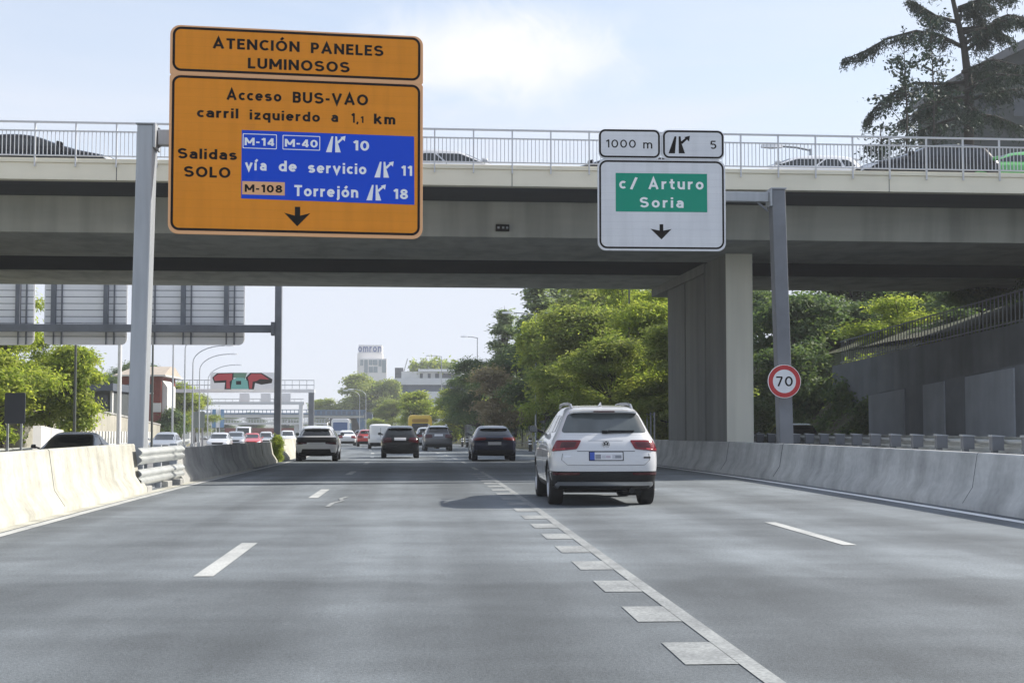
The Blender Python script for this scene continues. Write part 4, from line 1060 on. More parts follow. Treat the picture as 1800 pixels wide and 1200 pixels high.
for s in (1, -1):
    put('bumper_trim', bv, [(s*.73,.27),(s*.80,.25),(s*.77,.38),(s*.71,.38)] if s > 0 else mirror([(.73,.27),(.80,.25),(.77,.38),(.71,.38)]), 'r', M_RIM, t, .02, off=.013, rows=4, cols=6)
seam = mat('panel_gap', (.09,.095,.10), .6)
for pts in ([(-.60,.655),(.60,.655),(.60,.662),(-.60,.662)], [(-.46,.872),(.46,.872),(.46,.883),(-.46,.883)], [(-.28,1.042),(.28,1.042),(.28,1.045),(-.28,1.045)]):
    put('tailgate_seam', bv, pts, 'r', seam, t, 0, off=.002, rows=1, cols=30)
for s in (1, -1):
    p_ = [(.60,.655),(.608,.655),(.705,.74),(.697,.74)]; put('tailgate_seam', bv, p_ if s > 0 else mirror(p_), 'r', seam, t, 0, off=.002, rows=6, cols=1)
    p_ = [(.697,.74),(.705,.74),(.69,.84),(.682,.84)]; put('tailgate_seam', bv, p_ if s > 0 else mirror(p_), 'r', seam, t, 0, off=.002, rows=6, cols=1)
# plate: blue strip and the blurred grey blocks of the number
plate = [c for c in t.children if c.name.startswith('number_plate')][0]
put('plate_strip', bv, [(-.26,.74),(-.185,.74),(-.185,.86),(-.26,.86)], 'r', M_PLATEB, plate, 0, off=.015, rows=2, cols=2)
rnd = random.Random(4)
for cxp, w_, h_, mt in ((-.13,.09,.07,M_PLATEG),(-.04,.06,.05,mat('plate_pale', (.45,.46,.5), .4)),(.03,.07,.04,mat('plate_mauve', (.42,.36,.42), .4)),(.12,.05,.06,mat('plate_pale', (.45,.46,.5), .4)),(.19,.1,.05,M_PLATEG)):
    put('plate_mark', bv, [(cxp-w_/2,.79-h_/2),(cxp+w_/2,.79-h_/2),(cxp+w_/2,.79+h_/2),(cxp-w_/2,.79+h_/2)], 'r', mt, plate, 0, off=.015, rows=1, cols=1)
# round badge
h = bv.ray_cast(Vector((0,-8,.985)), Vector((0,1,0)))[0]
e = MB()
def ring_xz(mb, r0, r1, y0, y1, c, n=28):
    for k in range(n):
        a, b_ = 2*math.pi*k/n, 2*math.pi*(k+1)/n
        P = lambda r_, an, y: (c[0]+r_*math.cos(an), y, c[2]+r_*math.sin(an))
        mb.add([P(r0,a,y0),P(r1,a,y0),P(r1,b_,y0),P(r0,b_,y0),P(r1,a,y1),P(r1,b_,y1)], [(0,1,2,3),(1,4,5,2)])
yb_ = h.y - .018
ring_xz(e, .052, .064, yb_, h.y+.01, h)
def stroke(x0, z0, x1, z1): e.bar((h.x+x0, yb_+.004, h.z+z0), (h.x+x1, yb_+.004, h.z+z1), .011, .009, up=(0,1,0))
for s in (-1, 1):
    stroke(s*.026, .048, 0, .006); stroke(s*.048, .028, s*.022, -.046); stroke(s*.022, -.046, 0, -.004)
e.build('badge', M_CHROME, t)
q = MB(); disc_y = h.y - .008
ring_xz(q, 0, .052, disc_y, disc_y+.01, h); q.build('badge_field', M_PLASTIC, t)
put('model_lettering', bv, [(.60,.765),(.71,.765),(.71,.79),(.60,.79)], 'r', M_PLASTIC, t, .005, off=.008, rows=1, cols=6)
put('model_lettering', bv, [(-.66,.785),(-.55,.785),(-.55,.80),(-.66,.80)], 'r', M_CHROME, t, .005, off=.006, rows=1, cols=6)
# wiper, antenna, rails, exhaust
wy = lambda x, z: bv.ray_cast(Vector((x,-8,z)), Vector((0,1,0)))[0]
w = MB(); a = wy(0,1.175); b_ = wy(.45,1.185); w.bar((a.x,a.y-.03,a.z), (b_.x,b_.y-.03,b_.z), .03, .03); w.bar((b_.x-.4,b_.y-.025,b_.z+.012), (b_.x+.02,b_.y-.025,b_.z+.012), .018, .02); w.box(a.x-.05,a.x+.03,a.y-.04,a.y+.02,a.z-.02,a.z+.03)
w.build('wiper', M_PLASTIC, t)
for s in (-1, 1):
    rl_ = MB(); x = s*hw*.56; rl_.tube([(x,-1.60,1.555),(x,-1.45,1.615),(x,-1.0,1.64),(x,-.2,1.645),(x,.35,1.63),(x,.5,1.58)], .024, 8); rl_.build('roof_rail', M_RIM, t, smooth=60)
w = MB(); w.loft([[(-.02,-1.45,1.60),(.02,-1.45,1.60),(.02,-1.25,1.60),(-.02,-1.25,1.60)],[(-.004,-1.47,1.66),(.004,-1.47,1.66),(.004,-1.42,1.66),(-.004,-1.42,1.66)]]); w.build('roof_fin', P_WHITE, t)
w = MB(); w.tube([(.42,-2.12,.26),(.42,-1.6,.28)], .045, 10); w.lathe([(0,-.12),(.10,-.12),(.12,-.06),(.12,.25),(0,.25)], c=(.36,-1.75,.28), n=14); w.tube([(-.75,-1.36,.33),(.75,-1.36,.33)], .05, 8); w.box(-.6,.6,-1.6,1.6,.20,.26); w.build('underbody', M_PLASTIC, t)

# --- other cars going the same way
t, body, bv, S = road_car('hatch', P_PEARL, 'hatchback_car', 'white hatchback with black lamp band, in the leftmost lane ahead', 'car', 556, 58.0, L=4.1, W=1.70, H=1.42, belt=.94, bumper=[(-.62,.24),(.62,.24),(.55,.50),(-.55,.50)], tailmat=M_TAIL_D, mirror=M_PLASTIC, plate_z=.72)
put('lamp_band', bv, [(-.79,.76),(.79,.76),(.76,.95),(-.76,.95)], 'r', M_PLASTIC, t, .03, off=.022, rows=5, cols=40)
put('lower_bumper', bv, [(-.80,.22),(.80,.22),(.83,.36),(-.83,.36)], 'r', M_PLASTIC, t, .03, off=.007, rows=4, cols=20)
t, body, bv, S = road_car('hatch', P_BLACK, 'hatchback_car', 'black hatchback with pale roof glare and white plate, in the middle lane', 'car', 704, 64.5, W=1.72, H=1.46, belt=.96, tailmat=M_TAIL_D, plate_z=.86)
t, body, bv, S = road_car('suv', P_GREY, 'suv_car', 'dark grey sport utility car right of the black hatchback', 'car', 772, 90.0, W=1.80, H=1.6, tailmat=M_TAIL_D, plate_z=1.0, spoilmat=P_GREY)
for s in (-1, 1):
    rl_ = MB(); x = s*.54; rl_.tube([(x,-1.5,1.56),(x,-1.3,1.63),(x,.3,1.64),(x,.5,1.58)], .03, 6); rl_.build('roof_rail', M_RIM, t)
t, body, bv, S = road_car('coupe', P_NAVY, 'coupe_suv_car', 'dark blue coupe crossover with wide red lamps, left of the white crossover', 'car', 870, 57.5, W=1.78, H=1.42, belt=.96, plate_z=.72, tail=[(.34,.86),(.83,.82),(.81,.95),(.34,.95)])
put('lamp_band', bv, [(-.34,.875),(.34,.875),(.34,.905),(-.34,.905)], 'r', M_TAIL_D, t, 0, off=.012, rows=2, cols=14)
t, body, bv, S = road_car('van', P_LIGHT, 'panel_van', 'white windowless panel van behind the black hatchback', 'van', 670, 103.0, panel_van=True, tail=[(.76,.72),(.87,.72),(.85,1.15),(.76,1.15)], plate_z=.72)
put('door_seam', bv, [(-.012,.45),(.012,.45),(.012,1.7),(-.012,1.7)], 'r', seam, t, 0, off=.003, rows=6, cols=1)
t, body, bv, S = road_car('sedan', P_PEARL, 'saloon_car', 'white saloon far ahead beside the truck', 'car', 611, 130.0, tailmat=M_TAIL, bumper=[(-.7,.22),(.7,.22),(.66,.42),(-.66,.42)])
t, body, bv, S = road_car('hatch', P_NAVY, 'hatchback_car', 'small dark blue car far ahead just left of the white van', 'car', 637, 150.0)
t, body, bv, S = road_car('hatch', P_RED, 'hatchback_car', 'pinkish red car mostly hidden behind the white van', 'car', 646, 122.0)
t, body, bv, S = road_car('suv', P_SILVER, 'suv_car', 'pale car half hidden between the yellow bus and grey car', 'car', 753, 104.0, L=4.2, H=1.55)

# --- big vehicles far ahead
def bigbox(name, label, cat, px_, Y, W, H, L, m, win, winm, cap=None, oncoming=False):
    X = at(px_, 742, Y).x; Yc = Y + L/2
    t = thing(name, label, cat, (X, Yc, zr(Yc)), R(1.0) + (math.pi if oncoming else 0))
    b = MB(); hw = W/2; prof = [(-hw,.35),(hw,.35),(hw,H-.45),(hw*.94,H-.12),(hw*.80,H),(-hw*.80,H),(-hw*.94,H-.12),(-hw,H-.45)]
    b.loft([[(x*.985, -L/2, z - (.03 if z > H-.2 else 0)) for x, z in prof], [(x, -L/2+.12, z) for x, z in prof], [(x, L/2-.2, z) for x, z in prof], [(x*.97, L/2, z) for x, z in prof]])
    b.build('body', m, t, bevel=.03)
    for nm, ya, s in (('rear_window', -L/2, -1), ('windscreen', L/2, 1)):
        q = MB(); q.prism(rrect(*win, .12), ya+s*.006, ya+s*.02); q.build(nm, winm, t)
        for sx_ in (-1, 1):
            q = MB(); x = sx_*hw*.84; q.prism([(x-.12,.75),(x+.12,.75),(x+.12,1.15),(x-.12,1.15)], ya+s*.004, ya+s*.03); q.build('tail_lamp' if s < 0 else 'headlamp', M_TAIL if s < 0 else M_LAMP, t)
        q = MB(); q.prism([(-hw*.9,.36),(hw*.9,.36),(hw*.9,.66),(-hw*.9,.66)], ya+s*.003, ya+s*.06); q.build('bumper', M_PLASTIC, t)
    for sx_ in (-1, 1):
        n = 5
        for k in range(n):
            y0 = -L/2+.5+(L-1)*k/n; q = MB(); q.box(sx_*(hw+.002)-.008, sx_*(hw+.002)+.008, y0, y0+(L-1)/n-.15, win[2]+.05, win[3]-.1); q.build('side_window', winm, t)
    for y in (-L*.25, L*.32):
        for s in (-1, 1): wheel(t, s*(hw-.17), y, .48, .3, s, True)
    return t
P_YEL = paint('yellow', (.72,.47,.015), .4)
t = bigbox('yellow_bus', 'bright yellow bus with dark rear window far ahead', 'bus', 737, 150, 2.45, 3.0, 11, P_YEL, (-.85,.85,1.35,2.15), mat('bus_glass', (.03,.03,.04), .1))
q = MB(); q.prism(rrect(-.85,.85,2.25,2.62,.15), -5.53, -5.505); q.build('destination_panel', mat('bus_panel', (.36,.2,.02), .5), t)
t = bigbox('coach', 'white coach with blue rear window under the blue bridge', 'bus', 597, 196, 2.4, 3.1, 10, P_PEARL, (-.95,.95,1.5,2.6), mat('coach_glass', (.07,.13,.28), .15))

# --- oncoming traffic
t_onc = None
def oncoming(style, col, name, label, cat, px_, Y, **ov): return road_car(style, col, name, label, cat, px_, Y, True, z=zr(Y+2)+OPZ, **ov)
oncoming('sedan', P_BLACK, 'saloon_car', 'black saloon coming the other way close behind the left barrier', 'car', 97, 42.5, far=False, W=1.85, H=1.47)
oncoming('hatch', P_WHITE, 'hatchback_car', 'white hatchback facing us, leftmost of the far oncoming group', 'car', 383, 112, W=1.8, H=1.5)
oncoming('suv', P_SILVER, 'suv_car', 'silver car facing us between the white hatchback and red car', 'car', 413, 127, H=1.6)
oncoming('sedan', P_RED, 'saloon_car', 'red saloon coming the other way in the far traffic', 'car', 442, 132, W=1.84, H=1.46)
oncoming('van', P_PEARL, 'panel_van', 'white van facing us above the red saloon', 'van', 428, 158, H=2.15, W=1.95)
oncoming('hatch', P_WHITE, 'hatchback_car', 'pale car facing us right of the red saloon', 'car', 468, 150, H=1.6)
oncoming('suv', P_PEARL, 'suv_car', 'white sport utility car facing us right of the far steel post', 'car', 507, 166, W=1.9, H=1.75)
oncoming('hatch', P_SILVER, 'hatchback_car', 'silver hatchback mostly hidden behind the short guardrail', 'car', 284, 88, H=1.5)
oncoming('hatch', P_PEARL, 'hatchback_car', 'faint pale car facing us far behind the rest', 'car', 490, 205)
oncoming('hatch', P_WHITE, 'hatchback_car', 'pale car at the far left edge behind the oncoming group', 'car', 530, 190)

# --- traffic on the bridge, seen through the railing
def bridge_car(style, col, name, label, px_, Y, right, zoff=0, **ov):
    z = 7.86
    X = at(px_, 250, Y).x
    return car(style, col, name, label, 'car', (X, Y + (X-2.4)*math.tan(BZ), z + zoff), R(-90 if right else 90) + BZ, far=True, **ov)
bridge_car('sedan', P_BLACK, 'saloon_car', 'black saloon behind the bridge railing at the far left', 62, 41.3, True, L=4.9, H=1.40)
bridge_car('hatch', P_WHITE, 'hatchback_car', 'white car behind the bridge railing between the two gantry signs', 803, 43.0, True)
bridge_car('hatch', P_BLACK, 'hatchback_car', 'dark car behind the bridge railing half hidden by the white sign', 1075, 43.0, False, H=1.42)
bridge_car('hatch', P_PEARL, 'hatchback_car', 'pale car behind the bridge railing just right of the white sign', 1404, 42.6, False, H=1.43, L=4.3)
bridge_car('suv', P_BLACK, 'suv_car', 'black sport utility car behind the bridge railing under the cedar', 1630, 41.4, False, H=1.58, L=4.3)
bridge_car('hatch', P_GREEN, 'hatchback_car', 'bright green car behind the bridge railing at the far right', 1778, 41.4, False, H=1.42)
# --- slip road
car('hatch', P_WHITE, 'hatchback_car', 'white car on the slip road with only its tail showing at the right edge', 'car', (12.75, 25.5, 0), math.pi, H=1.45)
car('hatch', P_BLACK, 'hatchback_car', 'dark car parked in the shade behind the speed sign post', 'car', (14.0, 54.5, zr(54)), 0, H=1.5)

# ------------------------------------------------------------------ trees
def leaf_mesh(name, C, Nn, size, aspect, tint, m, along=None, seed=0):
    """one small folded leaf (two faces) at every point C"""
    rng = np.random.default_rng(seed); n = len(C)
    Nn = Nn / (np.linalg.norm(Nn, axis=1, keepdims=True) + 1e-9)
    if along is None: along = rng.normal(size=(n, 3))
    u = along - Nn * np.sum(along*Nn, axis=1, keepdims=True); u /= np.linalg.norm(u, axis=1, keepdims=True) + 1e-9
    v = np.cross(Nn, u); s = size[:, None]
    a = C - u*s; b = C + u*s; c = C + v*s*aspect + Nn*s*.18 - u*s*.1; d = C - v*s*aspect + Nn*s*.18 + u*s*.1
    V = np.stack([a, d, b, c], axis=1).reshape(-1, 3)
    me = bpy.data.meshes.new(name); me.vertices.add(4*n); me.vertices.foreach_set('co', V.astype(np.float32).ravel())
    i = np.arange(n)*4; idx = np.stack([i, i+1, i+2, i, i+2, i+3], axis=1).ravel()
    me.loops.add(6*n); me.loops.foreach_set('vertex_index', idx.astype(np.int32))
    me.polygons.add(2*n); me.polygons.foreach_set('loop_start', (np.arange(2*n)*3).astype(np.int32))
    at_ = me.attributes.new('tint', 'FLOAT', 'FACE'); at_.data.foreach_set('value', np.repeat(tint, 2).astype(np.float32))
    me.materials.append(m); me.update(calc_edges=True)
    return me
def crown_points(rng, H, Rr, z0, shape, n_clump, per, spread, asym=.35):
    """leaf clumps spread over irregular lobes inside a crown between z0 and H"""
    lobes = []; k = {'round': 24, 'column': 34, 'bush': 15, 'wide': 30}[shape]
    for i in range(k):
        t = rng.uniform(0, 1); z = z0 + (H-z0)*(.10+.82*t); a = rng.uniform(0, 2*np.pi)
        if shape == 'column': prof = .62*np.sin(np.pi*min(1, .22+t*.80))**.8; lr = Rr*rng.uniform(.28, .46)*(1.1-.5*t)
        elif shape == 'bush': prof = .75*(1-t*.6); lr = Rr*rng.uniform(.32, .5)
        else: prof = np.sin(np.pi*(.16+.80*t))**.7; lr = Rr*rng.uniform(.17, .36)
        r = Rr*prof*rng.uniform(.25, .85)*.85
        zs = lr*(2.4 if shape == 'column' else .8)
        lobes.append((np.array([r*np.cos(a)*(1+asym*rng.uniform(-1,1)), r*np.sin(a), min(z, H-zs*.85)]), lr, zs))
    w = np.array([l[1]**2 for l in lobes]); w /= w.sum(); P = []; No = []; T = []; 
    for _ in range(n_clump):
        c, lr, zs = lobes[rng.choice(k, p=w)]
        d = rng.normal(size=3); d /= np.linalg.norm(d)
        if d[2] < -.3: d[2] *= -.5
        q = c + d*np.array([lr, lr, zs])*rng.uniform(.62, 1.05)
        m = int(per*rng.uniform(.5, 1.5)); o = rng.normal(size=(m, 3))*spread*rng.uniform(.6, 1.3)*np.array([1,1,.6])
        P.append(q + o); nn = d*.8 + np.array([0,0,.6]); No.append(nn + rng.normal(size=(m, 3))*.65)
        T.append(np.clip(rng.uniform(0, 1) + rng.normal(size=m)*.18, 0, 1))
    return np.concatenate(P), np.concatenate(No), np.concatenate(T), lobes
def make_tree(seed, H, Rr, z0, shape, leaf, mat_, n_clump, per, spread=.3, aspect=.5, trunk=.16, lean=0):
    rng = np.random.default_rng(seed)
    P, No, T, lobes = crown_points(rng, H, Rr, z0, shape, n_clump, per, spread)
    size = leaf*rng.uniform(.6, 1.25, len(P))
    cme = leaf_mesh('crown', P, No, size, aspect, T, mat_, seed=seed)
    tb = MB(); top = H*.86
    pts = [(0,0,-.6)]; x = y = 0.0
    for k in range(1, 7):
        x += rng.normal()*.1*Rr*.25 + lean*.1; y += rng.normal()*.1*Rr*.25; pts.append((x, y, top*k/6))
    tb.tube(pts, [trunk*(1-.8*k/6) for k in range(7)], 8)
    for c, lr, zs in lobes:
        k = min(5, max(1, int(c[2]/top*6*.75))); p0 = Vector(pts[k]); p1 = Vector(c)
        mid = p0.lerp(p1, .5) + Vector((0,0,-.08*(p1-p0).length))
        tb.tube([p0, mid, p1, p1.lerp(p0, -.25)+Vector((0,0,.2))], [trunk*.38, trunk*.26, trunk*.14, trunk*.04], 5)
    return cme, tb.mesh('trunk', M_BARK, 60)
KINDS_ = {}
def plant_tree(kind, label, x, y, z, s=1.0, rz=0.0, group=None, sz=None, name=None):
    """a tree of a kind, its own scale and turn"""
    cme, tme, nm = KINDS_[kind]
    t = thing(name or nm, label, 'bush' if (name or nm).endswith('bush') else 'tree', (x, y, z), rz, group)
    t.scale = (s, s, sz or s)
    link('trunk', tme, t); link('crown', cme, t)
    return t
KINDS_['locust'] = (*make_tree(11, 9.5, 3.6, 1.6, 'round', .13, L_BRIGHT, 620, 42, .34, .36), 'leafy_tree')
KINDS_['ash']    = (*make_tree(23, 10.5, 3.9, 1.0, 'wide', .14, L_MID, 760, 40, .36, .42), 'leafy_tree')
KINDS_['oak']    = (*make_tree(37, 9.5, 3.7, .6, 'wide', .135, L_DARK, 700, 38, .34, .5), 'evergreen_tree')
KINDS_['poplar'] = (*make_tree(41, 13.5, 1.7, 1.2, 'column', .17, L_GREY, 460, 26, .26, .5), 'poplar_tree')
KINDS_['brown']  = (*make_tree(53, 5.2, 2.1, .4, 'bush', .13, L_BROWN, 330, 24, .24, .4), 'dry_bush')
KINDS_['scrub']  = (*make_tree(67, 3.4, 2.3, .0, 'bush', .13, L_DARK, 330, 24, .24, .5, trunk=.07), 'scrub_bush')
KINDS_['green']  = (*make_tree(71, 3.6, 2.2, .0, 'bush', .14, L_BRIGHT, 300, 22, .26, .45, trunk=.07), 'green_bush')
KINDS_['dense']  = (*make_tree(83, 11.0, 5.2, .6, 'wide', .24, L_MID, 820, 28, .42, .5, trunk=.25), 'leafy_tree')
KINDS_['light']  = (*make_tree(97, 8.5, 3.4, .8, 'round', .19, L_BRIGHT, 560, 28, .34, .45), 'leafy_tree')

def ptree(kind, label, px_, Y, py_top, ground, rz=0, sw=None, group=None):
    """stand a tree so that its top reaches the height seen at py_top"""
    H0 = max(v.co.z for v in KINDS_[kind][0].vertices)
    p = at(px_, py_top, Y); s = (p.z - ground) / H0
    return plant_tree(kind, label, p.x, Y, ground, sw or s, rz, group, s)
GR = 'trees on the right bank'
gz_ = lambda Y, h: zr(Y) + h
# right bank from the pier into the distance
ptree('locust', 'tall bright green tree nearest the left side of the pier', 1150, 70, 490, gz_(68, 1.0), .3, 1.0)
ptree('ash', 'broad yellowish green tree in front of the right bank, left of the thin pole', 1015, 78, 528, gz_(78, .8), 1.1, 1.1)
ptree('locust', 'bright tree whose sunlit top shows behind the thin dark pole', 1105, 80, 470, gz_(80, 2.0), 2.2, 1.0)
ptree('ash', 'green tree above the roof of the white crossover', 1075, 66, 585, gz_(66, .6), 3.0, .72)
ptree('ash', 'mid green tree filling the gap beside the pier', 1195, 64, 560, gz_(64, .8), 5.2, .8)
ptree('oak', 'dark evergreen crown behind the yellowish green tree', 960, 98, 540, gz_(98, 2.0), .8, 1.15)
ptree('poplar', 'tall slim poplar with grey green leaves, leftmost on the right bank', 886, 128, 541, gz_(128, 2.6), .2, 1.25)
ptree('poplar', 'slim poplar rising against the soffit left of the bright trees', 945, 112, 488, gz_(112, 3.5), 1.7, 1.25)
ptree('poplar', 'slim poplar just right of the leftmost bridge gap trees', 985, 116, 492, gz_(116, 4), 2.9, 1.25)
ptree('oak', 'dark evergreen behind the brown bush', 905, 112, 612, gz_(112, 1.2), 2.3, .95)
ptree('oak', 'dark evergreen left of the brown bush, at the end of the bank', 842, 128, 622, gz_(128, .6), 4.0, .95)
ptree('oak', 'dark rounded evergreen low at the far end of the bank', 822, 150, 655, gz_(150, .5), 5.0, .8)
ptree('brown', 'dry brown bush among the dark evergreens', 868, 104, 636, gz_(104, .8), .6, 1.1)
ptree('light', 'yellow green tree top beside the slim poplars', 960, 92, 552, gz_(92, 1.2), 3.3, .85)
ptree('oak', 'dark evergreen standing under the bright trees behind the crossover', 1050, 92, 600, gz_(92, 1), 1.3, .9)
ptree('oak', 'dark evergreen between the thin pole and the pier', 1165, 84, 600, gz_(84, 1), 2.8, .9)
ptree('dense', 'big green tree high on the bank above the bright trees', 1060, 104, 470, gz_(104, 4), .4, 1.0)
ptree('dense', 'big green tree high on the bank right behind the pier', 1240, 96, 470, gz_(96, 4.5), 1.9, 1.0)
# dark growth at the foot of the bank
rnd = random.Random(12)
for i in range(17):
    Y = 66 + i*6.2; d = rnd.uniform(10.6, 13.0)
    plant_tree('scrub' if i % 3 else 'green', 'low dark bush at the foot of the right bank', cx(Y)+d, Y, zr(Y)+.1, rnd.uniform(.8, 1.25), rnd.uniform(0, 6), 'bushes along the foot of the right bank')
# under and beyond the bridge on the right
ptree('oak', 'dark tree seen through the overpass right of the pier', 1385, 72, 500, gz_(72, .5), .9, 1.0)
ptree('oak', 'dark tree seen under the overpass behind the speed sign', 1455, 78, 505, gz_(78, 1), 3.9, 1.05)
ptree('locust', 'sunlit green tree seen through the gap under the overpass', 1590, 67, 512, gz_(67, 2.2), 2.0, .95)
ptree('oak', 'dark tree left of the sunlit one beneath the overpass', 1520, 74, 520, gz_(74, 2), 5.5, .9)
ptree('oak', 'dark tree behind the picket fence under the overpass', 1720, 68, 480, gz_(68, 4), 1.5, 1.0)
ptree('scrub', 'low dark bush under the overpass near the slip road', 1430, 64, 640, gz_(64, -.1), 1.5, 1.0)
ptree('oak', 'dark tree high under the soffit right of the speed sign post', 1500, 82, 440, gz_(82, 3), 1.3, 1.2)
ptree('oak', 'dark tree high under the soffit above the sunlit tree', 1570, 84, 440, gz_(84, 3.5), 4.3, 1.2)
ptree('scrub', 'dark bush at the far end of the pale panelled wall', 1540, 56.2, 690, -.1, 2.5, .85)
ptree('scrub', 'dark bush left of the speed sign post under the overpass', 1415, 68, 590, gz_(68, .2), .5, 1.3)
ptree('scrub', 'dark bush behind the picket fence under the overpass', 1690, 62, 535, gz_(62, 4.8), 3.5, 1.1)
for k_, (x_, y_) in enumerate(((21.5, 44), (22.3, 49.5), (21.8, 55))): plant_tree('scrub', ('dark bush behind the nearest stretch of picket fence', 'dark bush behind the middle of the picket fence', 'dark bush near the far end of the picket fence')[k_], x_, y_, 5.2, .7, k_*2.0)
ptree('oak', 'dark tree filling the gap under the overpass beside the picket fence', 1640, 76, 470, gz_(76, 4), 3.3, 1.0)
ptree('oak', 'dark low tree behind the dark car under the overpass', 1400, 66, 600, gz_(66, -.1), 4.3, .8)
ptree('scrub', 'dark bush against the end of the pale panelled wall', 1505, 60, 650, gz_(60, -.1), 2.5, 1.0)
ptree('green', 'low green bush under the overpass below the sunlit tree', 1530, 61, 610, gz_(61, .6), 4.5, 1.0)
ptree('oak', 'dark tree behind the pier at the right of the carriageway', 1330, 82, 490, gz_(82, 2), 2.6, 1.1)
# trees beyond the left verge
ptree('locust', 'bright leafy tree on the left behind the sign backs, nearest the frame edge', 10, 73, 490, zr(73)-.1, .4, 1.05)
ptree('locust', 'bright leafy tree on the left above the dark board', 88, 78, 575, zr(78)-.1, 2.7, .9)
ptree('light', 'yellow green tree low at the left frame edge', -22, 69, 610, zr(69)-.1, 1.1, .8)
ptree('light', 'small yellow green tree beside the first lamp post on the left', 128, 76, 598, zr(76)-.1, 4.4, .62)
ptree('oak', 'dark conifer behind the low dark pavilion', 175, 150, 650, zr(150)+1, 1.0, .8)
ptree('oak', 'dark conifer behind the brick house roof', 232, 185, 628, zr(185)+1, 2.0, 1.2)
ptree('light', 'pale tree right of the brick house', 318, 170, 668, zr(170)+.3, 3.0, 1.0)
ptree('ash', 'green tree below the far gantry on the left', 345, 190, 690, zr(190)+.3, 3.4, .9)
ptree('scrub', 'dark bush beside the white garage of the brick house', 300, 140, 712, zr(140)+.2, 5.0, 1.0)
# trees in the distance on the right of the road
ptree('dense', 'large rounded tree left of the office block', 642, 318, 652, zr(318), .7, 1.7)
ptree('dense', 'rounded tree joined to the right of the large rounded one', 678, 312, 662, zr(312), 3.5, 1.2)
ptree('light', 'small yellowish tree at the left foot of the large rounded tree', 572, 320, 698, zr(320), 2.1, 1.5)
ptree('ash', 'dark green tree between the far bridge end and the light green tree', 690, 232, 700, zr(232), 2.6, .95)
ptree('green', 'low green bush at the right end of the blue bridge', 662, 262, 732, zr(262)-.2, 2.6, 1.3)
ptree('light', 'light green tree in front of the office block', 732, 180, 684, zr(180), 1.4, .95)
ptree('light', 'light green tree hiding the right end of the office block', 790, 170, 680, zr(170), 4.6, .75)
ptree('ash', 'green tree behind the yellow bus', 760, 190, 712, zr(190), 4.0, .9)
for px_, Y, pt, lab in ((400,340,725,'dark distant tree behind the far bridge, left one'),(450,350,722,'dark distant tree behind the far bridge, middle one'),(505,345,728,'dark distant tree behind the far bridge, right one')):
    ptree('oak', lab, px_, Y, pt, zr(Y), px_, 1.3)
b_ = plant_tree('green', 'green bush growing at the foot of the far steel post in the median', at(489, 742, 57).x, 57.0, zr(57)-.1, .20, 1.0, None, .30)

